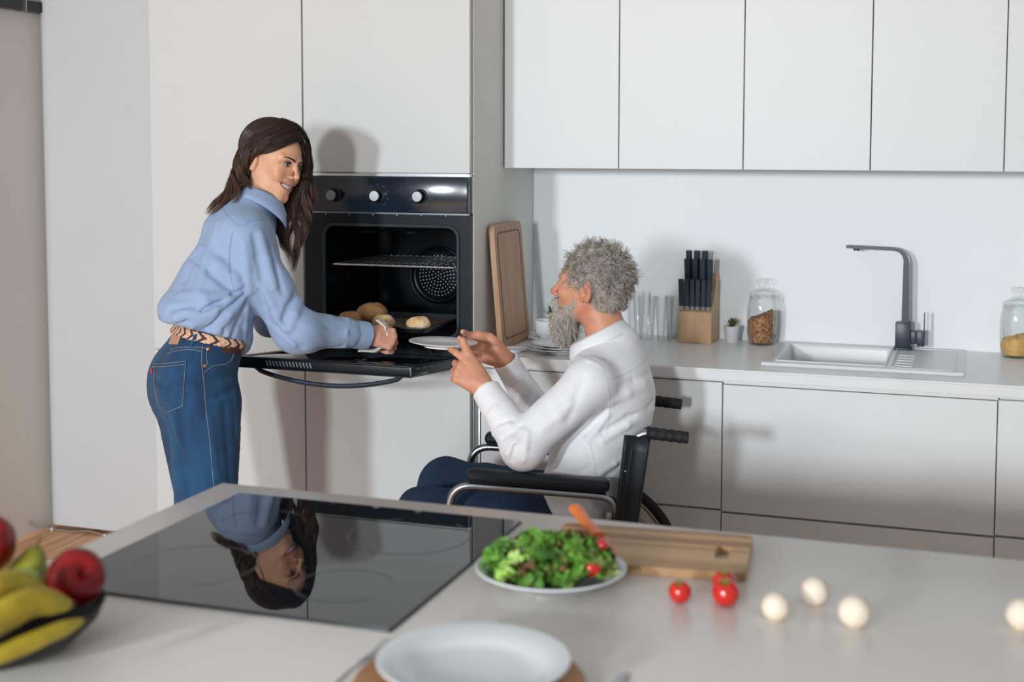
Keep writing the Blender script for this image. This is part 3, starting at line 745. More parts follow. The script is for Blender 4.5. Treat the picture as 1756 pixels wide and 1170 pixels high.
def storage_jar(label, loc, fill_name, fill_label, m, level, slope):
    x, y, z = loc; t = thing('storage_jar', label, 'jar', loc, 'glass storage jars with knob lids')
    body = [(.0002, .0), (.043, 0), (.047, .003), (.0505, .04), (.0525, .09), (.052, .12), (.048, .148), (.045, .160), (.046, .166), (.044, .167), (.0425, .160), (.0455, .147), (.0495, .119), (.050, .09), (.048, .04), (.044, .008), (.0002, .006)]
    obj('vessel', xf(lathe(body, 48, cap=False), loc=loc), 'jar_glass', t, sharp=60)
    lid = [(.0002, .166), (.040, .166), (.047, .168), (.047, .171), (.040, .180), (.024, .189), (.012, .194), (.011, .204), (.020, .211), (.023, .218), (.019, .224), (.0002, .226)]
    obj('lid', xf(lathe(lid, 48, cap=False), loc=loc), 'jar_glass', t, sharp=60)
    obj('lid_neck', xf(lathe([(.0405, .150), (.0415, .150), (.042, .1655), (.041, .1655)], 40, cap=False), loc=loc), 'jar_glass', t)
    # filling: a heap with an uneven top
    V = []; F = []; n = 40; prof = [(.0002, .008), (.041, .009), (.0455, .035)]
    rs = np.random.RandomState(3)
    lv = [(.041, .0085), (.0455, .03), (.0475, level*.8), (.0475, level), (.036, level+.006), (.020, level+.004), (.006, level+.002)]
    for k, (r_, zz) in enumerate(lv):
        for i in range(n):
            a = 2*math.pi*i/n; top = 1 if k >= 3 else 0
            V.append((r_*math.cos(a), r_*math.sin(a), zz+top*(slope*r_*math.cos(a)/.05+rs.normal()*.0022)))
    for k in range(len(lv)-1):
        for i in range(n): F.append((k*n+i, k*n+(i+1) % n, (k+1)*n+(i+1) % n, (k+1)*n+i))
    F += [tuple(range(n)), tuple((len(lv)-1)*n+i for i in range(n))]
    parts = [xf((np.array(V), F), loc=loc)]
    for k in range(240):
        a = rs.rand()*6.283; zz = .02+rs.rand()*(level-.005+slope*math.cos(a)-.02); rr = .0462+.001*rs.rand()-.004*(zz < .03)
        s = box(-.0028, .0028, -.0009, .0009, -.002, .002) if fill_name == 'granola' else box(-.006, .006, -.0008, .0008, -.004, .004)
        parts.append(xf(s, M=Matrix.Translation((x+rr*math.cos(a), y+rr*math.sin(a), z+zz)) @ Matrix.Rotation(a+1.57, 4, 'Z') @ Matrix.Rotation(rs.rand()*3, 4, 'Y')))
    o = obj(fill_name, parts, m); tag(o, fill_label, 'cereal' if fill_name == 'granola' else 'pasta', kind='stuff'); recenter(o, (x, y, z+.008))
storage_jar('lidded glass jar of brown granola left of the sink', (-.664, 4.532, WZ), 'granola', 'brown granola filling two thirds of the glass jar', 'granola', .098, .018)
storage_jar('lidded glass jar of yellow pasta at the right edge of the view', (.150, 4.53, WZ), 'pasta', 'yellow pasta pieces in the jar at the right edge', 'pasta', .062, .012)

# ------------------------------------------------------------------ things on the island
IZ = 0.935
mat('bamboo', srgb(206, 168, 120), 0.5); 
def bamboo_mat():
    m = MAT['bamboo']; nt = m.node_tree; N = nt.nodes.new; L = nt.links.new; b = nt.nodes['Principled BSDF']
    tc = N('ShaderNodeTexCoord'); sp = N('ShaderNodeSeparateXYZ'); ma = N('ShaderNodeMath'); ma.operation = 'MULTIPLY'; ma.inputs[1].default_value = 62
    fl = N('ShaderNodeMath'); fl.operation = 'FLOOR'; wn = N('ShaderNodeTexWhiteNoise'); wn.noise_dimensions = '1D'
    mx = N('ShaderNodeMix'); mx.data_type = 'RGBA'; mx.inputs[6].default_value = srgb(226, 186, 134); mx.inputs[7].default_value = srgb(164, 116, 74)
    mp = N('ShaderNodeMapping'); mp.inputs['Scale'].default_value = (1.5, 40, 1); nz = N('ShaderNodeTexNoise'); nz.inputs['Scale'].default_value = 6
    mu = N('ShaderNodeMix'); mu.data_type = 'RGBA'; mu.blend_type = 'MULTIPLY'; mu.inputs[0].default_value = .35
    L(tc.outputs['Object'], sp.inputs[0]); L(sp.outputs[1], ma.inputs[0]); L(ma.outputs[0], fl.inputs[0]); L(fl.outputs[0], wn.inputs['W']); L(wn.outputs['Value'], mx.inputs[0])
    L(tc.outputs['Object'], mp.inputs[0]); L(mp.outputs[0], nz.inputs[0]); L(mx.outputs[2], mu.inputs[6]); L(nz.outputs['Fac'], mu.inputs[7]); L(mu.outputs[2], b.inputs['Base Color'])
bamboo_mat()
def bamboo_board():
    w, h = .326, .208; bm = bmesh.new()
    out = rrect(-w/2, w/2, -h/2, h/2, .012, 5); hole = rrect(w/2-.055, w/2-.033, -.035, .035, .010, 5)
    a = [bm.verts.new((p[0], p[1], 0)) for p in out]; b = [bm.verts.new((p[0], p[1], 0)) for p in hole]
    e = [bm.edges.new((a[i], a[(i+1) % len(a)])) for i in range(len(a))]+[bm.edges.new((b[i], b[(i+1) % len(b)])) for i in range(len(b))]
    bmesh.ops.triangle_fill(bm, edges=e, use_beauty=True)
    g = bmesh.ops.extrude_face_region(bm, geom=bm.faces[:]); bmesh.ops.translate(bm, verts=[q for q in g['geom'] if isinstance(q, bmesh.types.BMVert)], vec=(0, 0, .014))
    bmesh.ops.recalc_face_normals(bm, faces=bm.faces[:])
    o = obj('bamboo_board', from_bm(bm), 'bamboo'); o.location = (-.487, 2.105, IZ+.0005); o.rotation_euler = (0, 0, R(5.5))
    tag(o, 'striped bamboo cutting board with a slot, lying on the island', 'cutting board')
bamboo_board()
mat('orange_plastic', srgb(244, 124, 48), 0.35); mat('orange_blade', srgb(214, 118, 92), 0.35)
def paring_knife():
    t = thing('paring_knife', 'orange paring knife lying across the bamboo board', 'knife', (-.58, 2.10, IZ+.015))
    A = np.array((-.655, 2.225, IZ+.036)); Bp = np.array((-.573, 2.096, IZ+.026)); C = np.array((-.508, 1.998, IZ+.0165))
    d = (Bp-A)/np.linalg.norm(Bp-A)
    P = smooth_path([A, A+d*.03+(0, 0, .002), A+d*.07, Bp-d*.02, Bp], 6); n = len(P)
    rr = np.interp(np.linspace(0, 1, n), [0, .06, .2, .5, .85, .93, 1], [.004, .0105, .0135, .011, .0095, .0125, .0125])
    obj('handle', tube(P, rr, 14, flat=.62), 'orange_plastic', t, sharp=60)
    # blade: flat wedge lying nearly flat
    side = np.cross(d, (0, 0, 1.0)); side /= np.linalg.norm(side)
    V = []; F = []; m = 12
    for k in range(m):
        s = k/(m-1); c = Bp+(C-Bp)*s; w = .0125*(1-s**2.5); 
        V += [c+side*.0105-(0, 0, .0003), c+side*.0105+(0, 0, .0009), c-side*(w*1.9-.0105)+(0, 0, .0003), c-side*(w*1.9-.0105)-(0, 0, .0001)]
    for k in range(m-1):
        for i in range(4): F.append((4*k+i, 4*k+(i+1) % 4, 4*k+4+(i+1) % 4, 4*k+4+i))
    F += [(0, 1, 2, 3), tuple(4*m-4+i for i in range(4))]
    obj('blade', (np.array(V), F), 'orange_blade', t)
paring_knife()
# salad
plate('salad_plate', 'white plate heaped with green salad on the island', (-.600, 1.920, IZ+.0005), .117, .026)
mat('lettuce', (1, 1, 1, 1), 0.5, attr=True, spec=0.4)
def salad():
    rs = np.random.RandomState(8); parts = []; cols = []
    pal = [srgb(112, 164, 62)[:3], srgb(78, 128, 44)[:3], srgb(150, 192, 88)[:3], srgb(184, 210, 122)[:3], srgb(96, 146, 56)[:3], srgb(132, 96, 70)[:3]]
    cx_, cy_ = -.603, 1.925
    for k in range(260):
        r_ = .098*math.sqrt(rs.rand()); a = rs.rand()*6.283; L_ = .022+.026*rs.rand(); w_ = .009+.010*rs.rand(); n = 9; V = []
        hz = .012+.044*(1-(r_/.105)**2)*rs.rand()**.6
        for i in range(n):
            s = i/(n-1)
            for j in range(-2, 3):
                ww = w_*math.sin(math.pi*min(.97, .12+.85*s))*(j/2)
                ruff = .0035*math.sin(s*16+j*2+k)*abs(j)/2
                V.append((L_*(s-.5), ww+.002*math.sin(9*s+k), .010*math.sin(2.5*s)+ruff+.004*abs(j/2)**2))
        F = [(i*5+j, (i+1)*5+j, (i+1)*5+j+1, i*5+j+1) for i in range(n-1) for j in range(4)]
        M = Matrix.Translation((cx_+r_*math.cos(a), cy_+r_*math.sin(a), IZ+.008+hz)) @ Matrix.Rotation(rs.rand()*6.28, 4, 'Z') @ Matrix.Rotation((rs.rand()-.5)*1.5, 4, 'Y') @ Matrix.Rotation((rs.rand()-.5)*1.8, 4, 'X')
        s_ = xf((np.array(V), F), M=M); s_[0][:, 2] = np.maximum(s_[0][:, 2], IZ+.0135+.07*np.maximum(0, np.hypot(s_[0][:, 0]-cx_, s_[0][:, 1]-cy_)-.075))
        parts.append(s_); c = pal[[0, 0, 1, 2, 3, 4, 1, 0, 2, 5][rs.randint(10)]]; cols.append(np.tile(c, (len(V), 1))*(.85+.3*rs.rand()))
    o = obj('salad_leaves', parts, 'lettuce', col=np.concatenate(cols), sharp=0); tag(o, 'mixed green salad leaves heaped on the white plate', 'salad', kind='stuff'); recenter(o, (cx_, cy_, IZ+.008))
salad()
mat('tomato_red', srgb(204, 34, 22), 0.16, spec=0.6, coat=.3); mat('tomato_green', srgb(96, 120, 40), 0.6); mat('tomato_flesh', srgb(214, 66, 48), 0.35)
def tomato_half(loc, r, rot, lb):
    t = thing('tomato_half', lb, 'tomato', loc, 'tomato halves in the salad')
    s = [(.0002, 0), (r*.93, 0), (r, r*.18)]+[(r*math.cos(R(a)), r*.18+r*.85*math.sin(R(a))) for a in range(15, 90, 15)]+[(.0002, r*1.03)]
    M = Matrix.Translation(loc) @ Matrix.Rotation(rot[2], 4, 'Z') @ Matrix.Rotation(rot[0], 4, 'X')
    obj('skin', xf(lathe(s, 24, cap=False), M=M), 'tomato_red', t, sharp=50)
    obj('cut_face', xf(lathe([(.0002, -.0006), (r*.85, -.0006), (r*.92, -.0001)], 24, cap=False), M=M), 'tomato_flesh', t)
tomato_half((-.527, 1.892, IZ+.042), .0155, (R(150), 0, .3), 'larger red tomato half at the front right of the salad')
tomato_half((-.528, 1.955, IZ+.056), .0085, (R(60), 0, 1.2), 'smaller red tomato piece at the back right of the salad')
tomato_half((-.612, 1.93, IZ+.052), .009, (R(60), 0, 2.2), 'small dark red tomato piece in the middle of the salad')
def cherry(loc, r, lb):
    t = thing('cherry_tomato', lb, 'tomato', loc, 'cherry tomatoes on the island')
    s = [(.0002, .06*r)]+[(r*math.sin(R(a)), r-r*math.cos(R(a))*(1 if a > 60 else .98)) for a in range(15, 165, 12)]+[(r*.25, r*1.94), (.0002, r*1.88)]
    M = Matrix.Translation(loc) @ Matrix.Translation((0, 0, r)) @ Matrix.Rotation(.5, 4, 'X') @ Matrix.Translation((0, 0, -r))
    obj('fruit', xf(lathe(s, 32, cap=False), M=M), 'tomato_red', t, sharp=0)
    for k in range(5): obj('sepal', xf(leaf_mesh(r*.5, r*.09, .0006, .3), M=M @ Matrix.Translation((0, 0, r*1.90)) @ Matrix.Rotation(k*1.257, 4, 'Z')), 'tomato_green', t)
cherry((-.392, 1.895, IZ), .0172, 'small cherry tomato standing apart, left of the other two')
cherry((-.326, 1.905, IZ), .0205, 'largest cherry tomato, in front of the one touching the board')
cherry((-.337, 1.957, IZ), .0185, 'cherry tomato at the board corner, behind the largest one')
mat('mushroom_cap', srgb(240, 226, 206), 0.7, noise=(30, .5, srgb(222, 196, 166))); mat('mushroom_stem', srgb(226, 208, 184), 0.75)
def mushroom(loc, r, tilt, rz, lb, up=False):
    t = thing('mushroom', lb, 'mushroom', loc, 'button mushrooms on the island')
    cap = [(.0002, .25*r), (.40*r, .22*r), (.78*r, .10*r), (.93*r, .22*r), (r, .50*r), (.95*r, .85*r), (.75*r, 1.22*r), (.42*r, 1.45*r), (.0002, 1.52*r)]
    M = Matrix.Translation(loc) @ Matrix.Rotation(rz, 4, 'Z') @ Matrix.Translation((0, 0, r*.93)) @ Matrix.Rotation(tilt, 4, 'X') @ Matrix.Translation((0, 0, -r*.75))
    obj('cap', xf(lathe(cap, 32, cap=False), M=M), 'mushroom_cap', t, sharp=0)
    obj('stem', xf(lathe([(.0002, -.42*r), (.30*r, -.40*r), (.33*r, -.2*r), (.30*r, .26*r), (.0002, .27*r)], 20, cap=False), M=M), 'mushroom_stem', t, sharp=0)
mushroom((-.247, 1.872, IZ), 0.0207, R(75), .4, 'white mushroom left of the group of three')
mushroom((-.200, 1.957, IZ), 0.0216, R(70), .9, 'white mushroom at the back of the group of three')
mushroom((-.139, 1.880, IZ), 0.0233, R(80), .2, 'white mushroom at the front right of the group of three')
mushroom((.080, 1.952, IZ), 0.0233, R(60), -1.1, 'white mushroom cut off by the right edge of the view')
mushroom((.117, 1.895, IZ), 0.0207, R(95), -2.0, 'smaller pinkish mushroom partly beyond the right edge')
# front place setting
mat('mat_wood', srgb(186, 132, 84), 0.5, noise=(4, .7, srgb(150, 98, 58), (1, 12, 1)))
PX, PY = -.575, 1.505
o = obj('round_board', lathe([(.0002, 0), (.142, 0), (.1455, .003), (.1455, .009), (.142, .012), (.0002, .012)], 72, cap=False), 'mat_wood'); o.location = (PX, PY-.002, IZ+.0004); tag(o, 'round wooden serving board under the front white plate', 'serving board')
plate('dinner_plate', 'empty white plate in the foreground on the round wooden board', (PX+.002, PY+.006, IZ+.0128), .1215, .024)
def fork():
    t = thing('fork', 'steel fork lying by the corner of the black hob', 'fork', (-.75, 1.5, IZ))
    d = np.array((.03, .998, 0)); d = np.array((-.012, 1, 0)); d /= np.linalg.norm(d); s = np.array((d[1], -d[0], 0)); N0 = np.array((-.726, 1.522, IZ+.004))
    z = np.array((0, 0, 1.0))
    P = [N0-d*.13+z*.002, N0-d*.06+z*.009, N0-d*.01+z*.006]
    obj('handle', tube(smooth_path(P, 6), np.interp(np.linspace(0, 1, 13), [0, .5, 1], [.0055, .0035, .003]), 10, flat=.45), 'steel', t)
    obj('neck', tube(smooth_path([N0-d*.014+z*.006, N0+z*.003, N0+d*.022], 5), np.interp(np.linspace(0, 1, 11), [0, .4, 1], [.0035, .011, .0125]), 10, flat=.16), 'steel', t)
    for k in range(4):
        o_ = s*(-.0095+.0063*k); obj('tine', tube([N0+d*.018+o_, N0+d*.045+o_-z*.001, N0+d*.082+o_*.9+z*.004], [.0021, .002, .001], 8, flat=.7), 'steel', t)
fork()
t = thing('table_knife', 'tip of a steel table knife at the bottom edge, right of the round board', 'knife', (-.40, 1.52, IZ))
obj('blade', prism([(-.412, 1.42), (-.394, 1.42), (-.394, 1.59), (-.397, 1.606), (-.404, 1.612), (-.410, 1.60)], .0014, base=IZ+.0005), 'steel', t)
obj('handle', tube([(-.403, 1.422, IZ+.005), (-.403, 1.36, IZ+.006), (-.403, 1.31, IZ+.006)], .0045, 8, flat=1), 'steel', t)
# fruit bowl
mat('bowl_black', srgb(12, 14, 16), 0.5, spec=0.25)
BXc, BYc = -1.212, 1.395
o = obj('fruit_bowl', lathe([(.0002, .0), (.062, 0), (.066, .001), (.11, .020), (.138, .048), (.146, .066), (.1445, .068), (.1415, .064), (.132, .046), (.104, .025), (.06, .008), (.0002, .007)], 72, cap=False), 'bowl_black', sharp=50)
o.location = (BXc, BYc, IZ); tag(o, 'black round bowl of fruit at the left corner of the island', 'bowl')
mat('apple_red', srgb(116, 14, 20), 0.32, spec=0.4, noise=(9, .8, srgb(160, 28, 28), (6, 6, 1))); mat('stalk', srgb(84, 60, 40), 0.8)
mat('pear_green', srgb(150, 150, 44), 0.45, noise=(30, .6, srgb(120, 120, 30))); mat('apple_green', srgb(128, 170, 40), 0.3)
def fruit(name, lb, loc, r, m, rot, kind='apple', group=None):
    t = thing(name, lb, 'pear' if kind == 'pear' else 'apple', loc, group)
    if kind == 'apple': s = [(.0002, .18*r), (.16*r, .10*r), (.34*r, .05*r), (.62*r, .18*r), (.88*r, .55*r), (r, 1.05*r), (.97*r, 1.35*r), (.80*r, 1.68*r), (.52*r, 1.83*r), (.28*r, 1.78*r), (.12*r, 1.62*r), (.0002, 1.5*r)]
    else: s = [(.0002, .12*r), (.3*r, .04*r), (.72*r, .25*r), (r, .85*r), (.92*r, 1.35*r), (.6*r, 1.95*r), (.42*r, 2.3*r), (.25*r, 2.48*r), (.0002, 2.42*r)]
    prof = smooth_path([(a, 0, b) for a, b in s], 4)[:, [0, 2]]; prof[:, 0] = np.maximum(prof[:, 0], .0002)
    M = Matrix.Translation(loc) @ Matrix.Rotation(rot[2], 4, 'Z') @ Matrix.Rotation(rot[0], 4, 'X') @ Matrix.Translation((0, 0, -.95*r))
    obj('flesh', xf(lathe(list(map(tuple, prof)), 36, cap=False), M=M), m, t, sharp=0)
    top = 1.5 if kind == 'apple' else 2.42
    obj('stalk', xf(tube([(0, 0, top*r), (.03*r, 0, (top+.3)*r), (.12*r, 0, (top+.5)*r)], .0013, 6), M=M), 'stalk', t)
    return t
fruit('apple', 'dark red apple at the right rim of the bowl', (-1.130, 1.462, 1.028), .0385, 'apple_red', (R(66), 0, R(62)), group='red apples in the bowl')
fruit('apple', 'dark red apple at the far left of the bowl, cut by the frame', (-1.262, 1.448, 1.062), .0395, 'apple_red', (R(20), 0, 0.3), group='red apples in the bowl')
fruit('pear', 'yellow-green pear standing behind the apples in the bowl', (-1.232, 1.490, 1.006), .030, 'pear_green', (R(20), 0, 2.4), 'pear')
fruit('apple', 'bright green apple in the middle of the bowl', (-1.188, 1.425, 1.012), .031, 'apple_green', (R(10), 0, 0))
mat('banana_yellow', srgb(196, 170, 40), 0.5, noise=(14, .7, srgb(160, 140, 40), (2, 2, 2))); mat('banana_tip', srgb(70, 56, 30), 0.8)
def banana(P, r, lb):
    Q = smooth_path(P, 8); n = len(Q); s = np.linspace(0, 1, n)
    rr = r*np.interp(s, [0, .05, .18, .5, .82, .95, 1], [.35, .5, .85, 1, .88, .5, .3])
    t = thing('banana', lb, 'banana', tuple(Q[n//2]-np.array((0, 0, r))), 'bananas in the bowl')
    obj('peel', tube(Q, rr, 7), 'banana_yellow', t, sharp=0)
    d = Q[-1]-Q[-3]; d /= np.linalg.norm(d); obj('tip', tube([Q[-1]-d*.001, Q[-1]+d*.005], [r*.32, r*.22], 8), 'banana_tip', t)
    d = Q[0]-Q[2]; d /= np.linalg.norm(d); obj('stem', tube([Q[0]-d*.001, Q[0]+d*.02], [r*.35, r*.28], 8), 'banana_tip', t)
banana([(-1.150, 1.222, 1.034), (-1.140, 1.290, 1.053), (-1.135, 1.345, 1.056), (-1.118, 1.385, 1.036)], .0195, 'uppermost banana, lying against the red apple')
banana([(-1.108, 1.190, 1.022), (-1.100, 1.262, 1.036), (-1.092, 1.326, 1.042), (-1.071, 1.376, 1.026)], .0205, 'middle banana of the three in the bowl')
banana([(-1.094, 1.205, 1.003), (-1.074, 1.256, 1.006), (-1.058, 1.310, 1.010), (-1.041, 1.362, 1.014)], .0120, 'lowest banana, along the front rim of the bowl')
# ------------------------------------------------------------------ people: shared builders
def A(*p): return np.array(p, float)
def unit(v): v = np.asarray(v, float); return v/np.linalg.norm(v)
def frame(fwd, up):
    """columns: right, forward, up"""
    f = unit(fwd); r = unit(np.cross(f, up)); u = np.cross(r, f); return np.stack([r, f, u], 1)
CYAW = R(-19.0925); CR = A(math.cos(CYAW), -math.sin(CYAW), 0); CF = A(math.sin(CYAW), math.cos(CYAW), 0); CZ = A(0, 0, 1)   # room directions used to pose heads
def head_prims(Q, male=False, smile=True):
    """Q: points in head frame (x right, y forward, z up); returns distance"""
    X = np.abs(Q[:, 0]); S2 = np.stack([X, Q[:, 1], Q[:, 2]], 1)      # mirrored
    d = ell(Q, (0, -.014, .040), (.073, .094, .083))
    fx = 0 if male else -.003
    d = smin(d, ell(Q, (0, .034, -.004), (.059+fx, .057, .088)), .03)
    d = smin(d, cone(S2, (.047+2*fx, .006, -.040), (.015, .066, -.089), .020, .015), .03)
    d = smin(d, cone(Q, (-.007, .075, -.089), (.007, .075, -.089), .0155, .0155), .016)
    d = smin(d, ell(S2, (.041, .065, -.012), (.017+2*fx, .016+fx, .015)), .024)
    if smile: d = smin(d, ell(S2, (.035, .073, -.029), (.013, .010, .012)), .018)
    d = smin(d, ell(Q, (0, .076, -.052), (.027, .021, .022)), .018)
    d = smin(d, cone(S2, (.012, .089, .029), (.044, .074, .030), .0055 if not male else .008, .004), .012)
    nl = 1.12 if male else 1.0
    if male:
        d = smin(d, cone(Q, (0, .087, .022), (0, .1088, -.016), .0067, .0084), .011)
        d = smin(d, ell(Q, (0, .1117, -.0190), (.0105, .0095, .0088)), .007)
        d = smin(d, ell(S2, (.0112, .1005, -.0235), (.0062, .0085, .0058)), .005)
    else:
        d = smin(d, cone(Q, (0, .0885, .026), (0, .1095, -.013), .0044, .0052), .012)
        d = smin(d, ell(Q, (0, .1115, -.0175), (.0066, .0085, .0064)), .007)
        d = smin(d, ell(S2, (.0094, .1000, -.0225), (.0050, .0080, .0048)), .005)
        d = smax(d, -cone(S2, (.0230, .0915, -.0310), (.0365, .0770, -.0500), .0008, .0006), .005)
    d = smax(d, -ell(S2, (.0058, .1065, -.0305), (.0030, .0048, .0035)), .003)
    d = smax(d, -ell(S2, (.030, .101, .0145), (.0145, .014, .010)), .014)
    d = smin(d, ell(S2, (.0305, .0755, .0115), (.0148, .0148, .0138)), .005)
    z2 = S2[:, 2]-.0115+.10*(X-.030); 
    E_ = np.stack([X-.0305, S2[:, 1]-.0925, z2-.9*(-(X-.0305)**2*18)], 1)
    d = smax(d, -ell(E_, (0, 0, -.0004), (.0146, .0095, .0049)), .0018)
    # lips follow an upward curved line
    zc = S2[:, 2]-(9.0 if smile else 2.0)*X*X; L_ = np.stack([S2[:, 0], S2[:, 1]+8*X*X, zc], 1)
    w = .036 if smile else .022
    gap = .0074 if smile else .0012
    d = smin(d, cone(L_, (0, .0960, -.0520+gap*.55), (w, .0950, -.0505), .0030, .0010), .003)
    d = smin(d, cone(L_, (0, .0940, -.0560-gap*.75), (w*.9, .0950, -.0510), .0038, .0010), .003)
    if smile: d = smax(d, -ell(L_, (0, .0965, -.0542), (.0315, .014, .0056)), .0015)
    # ears
    ez = 0 if male else -.012
    e = ell(S2, (.0735, -.010, .006+ez), (.0075, .0185, .031)) if not male else ell(S2, (.0765, -.014, .004), (.0095, .0135, .031))
    e = smin(e, cone(S2, (.070, .002, -.020+ez), (.071, .004, .010+ez), .006, .006), .01)
    d = smin(d, e, .006)
    d = smax(d, -ell(S2, (.0835, -.007, .004+ez), (.0065, .0095, .016)), .004)
    d = smax(d, -ell(S2, (.0835, -.012, .022+ez), (.0045, .0085, .008)), .004)
    return d
def hand_prims(spec):
    """spec: wrist, knuckles [(base, mid, tip-joint, tip)...] in world; returns list of cones for a hand"""
    return spec
def make_hand(P, wrist, dirv, nrm, curls, spread, thumb, scale=1.0, side=1, male=False):
    """dirv: wrist->knuckles, nrm: back-of-hand normal, side: +1 thumb on +cross(dirv,nrm)"""
    f = unit(dirv); n = unit(nrm-f*np.dot(nrm, f)); s = np.cross(f, n)*side; k = scale
    fat = 1.12 if male else 1.0
    d = None
    base_off = [(.030, .082), (.010, .088), (-.010, .084), (-.028, .076)]
    lens = [(.042, .025, .021), (.046, .029, .022), (.043, .027, .022), (.034, .021, .020)]
    palm = cone(P, wrist, wrist+f*.03*k, .0235*k*fat, .0245*k*fat)
    for i, (o, l) in enumerate(base_off):
        kn = wrist+(f*l+s*o)*k
        palm = smin(palm, cone(P, wrist+(f*.018+s*o*.55)*k, kn, .0145*k*fat, .0108*k*fat), .014*k)
    d = smin(palm, cone(P, wrist+(f*.02+s*.018-n*.006)*k, wrist+(f*.05+s*.034-n*.010)*k, .0155*k*fat, .0135*k*fat), .012*k)
    fingers = []
    for i, (o, l) in enumerate(base_off):
        kn = wrist+(f*l+s*o)*k; a = spread[i]; g = f*math.cos(a)+s*math.sin(a); p = kn; acc = 0; fd = None; r0 = (.0098, .0098, .0094, .0084)[i]*k*fat
        for j in range(3):
            acc += curls[i][j]; dr = g*math.cos(acc)-n*math.sin(acc); q = p+dr*lens[i][j]*k
            c = cone(P, p, q, r0*(1-.10*j), r0*(1-.10*(j+1)))
            fd = c if fd is None else smin(fd, c, .0035); p = q
        fingers.append(fd); d = smin(d, fd, .007*k)
    tp = [wrist+(f*thumb[t][0]+s*thumb[t][1]+n*thumb[t][2])*k for t in range(4)]
    td = cone(P, tp[0], tp[1], .0150*k*fat, .0118*k*fat)
    td = smin(td, cone(P, tp[1], tp[2], .0116*k*fat, .0106*k*fat), .006); td = smin(td, cone(P, tp[2], tp[3], .0105*k*fat, .0088*k*fat), .004)
    return smin(d, td, .010*k)
def join(*ms):
    V = []; F = []; n = 0
    for v, f in ms: V.append(v); F.append(np.asarray(f)+n); n += len(v)
    return np.concatenate(V), np.concatenate(F)
def strands(curves, widths, n=3):
    """many tapered strands as one mesh (triangular tubes). curves: list of Nx3 with same N"""
    C = np.stack(curves); K, N, _ = C.shape
    T = np.gradient(C, axis=1); T /= np.linalg.norm(T, axis=2)[..., None]+1e-9
    ref = A(.31, .52, .79); U = np.cross(T, ref); U /= np.linalg.norm(U, axis=2)[..., None]+1e-9; W = np.cross(T, U)
    W_ = np.asarray(widths)
    if W_.ndim == 1: W_ = W_[None, :]
    a = 2*np.pi*np.arange(n)/n
    V = C[:, :, None, :]+W_[..., None, None]*(np.cos(a)[:, None]*U[:, :, None, :]+np.sin(a)[:, None]*W[:, :, None, :])
    V = V.reshape(-1, 3); b = (np.arange(K)*N*n)[:, None, None]; k = (np.arange(N-1)*n)[None, :, None]; i = np.arange(n)[None, None, :]; j = (i+1) % n
    F = np.stack([b+k+i, b+k+j, b+k+n+j, b+k+n+i], -1).reshape(-1, 4)
    return V, F
from mathutils.bvhtree import BVHTree
def bvh_of(v, f): return BVHTree.FromPolygons(v.tolist(), [tuple(q) for q in f.tolist()])
CAMO = Vector((0, 0, CAM_H)); CMAT = np.array(S.camera.matrix_world)[:3, :3]
def seen(bvh, u, v, lift=0.0):
    """point of a garment surface met by the sight line through (u, v) of the photograph; it is real surface detail (seams, stitches, pockets)"""
    d = CMAT @ A((u-878)/2273.4, -(v-416)/2273.4, -1); h = bvh.ray_cast(CAMO, Vector(d).normalized())
    if h[0] is None: return None
    n = h[1]; n = n if n.dot(Vector(d)) < 0 else -n
    return np.array(h[0]+n*lift), np.array(n)
def seam(bvh, pts, r, lift=.0, per=10, n=5, dash=None):
    Q = smooth_path([(a, b, 0) for a, b in pts], per); P = [seen(bvh, q[0], q[1], lift) for q in Q]; P = [p[0] for p in P if p is not None]
    if dash is None: return [tube(P, r, n)]
    out = []
    for k in range(0, len(P)-2, 3): out.append(tube(P[k:k+3], r, n))
    return out
def patch(bvh, corner, lift, nu=14, nv=16, th=.0012):
    """quad patch laid on a garment: corner = 4 (u, v)"""
    V = []; 
    for i in range(nu):
        for j in range(nv):
            s, t = i/(nu-1), j/(nv-1); a, b, c, d = [np.array(q, float) for q in corner]
            p = (a*(1-s)+b*s)*(1-t)+(d*(1-s)+c*s)*t; h = seen(bvh, p[0], p[1], lift)
            V.append(h[0] if h is not None else V[-1])
    top = np.array(V); cen = top.mean(0); dirn = unit(top-np.array([0, 0, CAM_H])) if False else None
    bot = top+unit(cen-A(0, 0, CAM_H))*(lift+th)
    F = [(i*nv+j, (i+1)*nv+j, (i+1)*nv+j+1, i*nv+j+1) for i in range(nu-1) for j in range(nv-1)]
    m = nu*nv; per = [i*nv for i in range(nu)]+[(nu-1)*nv+j for j in range(1, nv)]+[i*nv+nv-1 for i in range(nu-2, -1, -1)]+[j for j in range(nv-2, 0, -1)]
    F += [tuple(m+q for q in f[::-1]) for f in F[:]]+[(per[k], per[(k+1) % len(per)], m+per[(k+1) % len(per)], m+per[k]) for k in range(len(per))]
    return np.concatenate([top, bot]), F
mat('skin', (1, 1, 1, 1), 0.48, attr=True, spec=0.4, sss=0.12, bump=(220, .0006))
mat('eye', (1, 1, 1, 1), 0.08, attr=True, spec=0.6); mat('teeth', srgb(238, 232, 224), 0.25)
mat('hair_brown', (1, 1, 1, 1), 0.38, attr=True, spec=0.5); mat('hair_grey', (1, 1, 1, 1), 0.5, attr=True, spec=0.45)
def eyeball(parent, c, r, gaze, iris, name='eye'):
    v, f = ball(r, (0, 0, 0), seg=40, ring=28); d = v@unit(gaze)/r
    col = np.tile(srgb(206, 196, 190)[:3], (len(v), 1)); col[d > .86] = iris; col[d > .965] = (.004, .004, .004)
    return obj(name, (v+c, f), 'eye', parent, sharp=0, col=col)
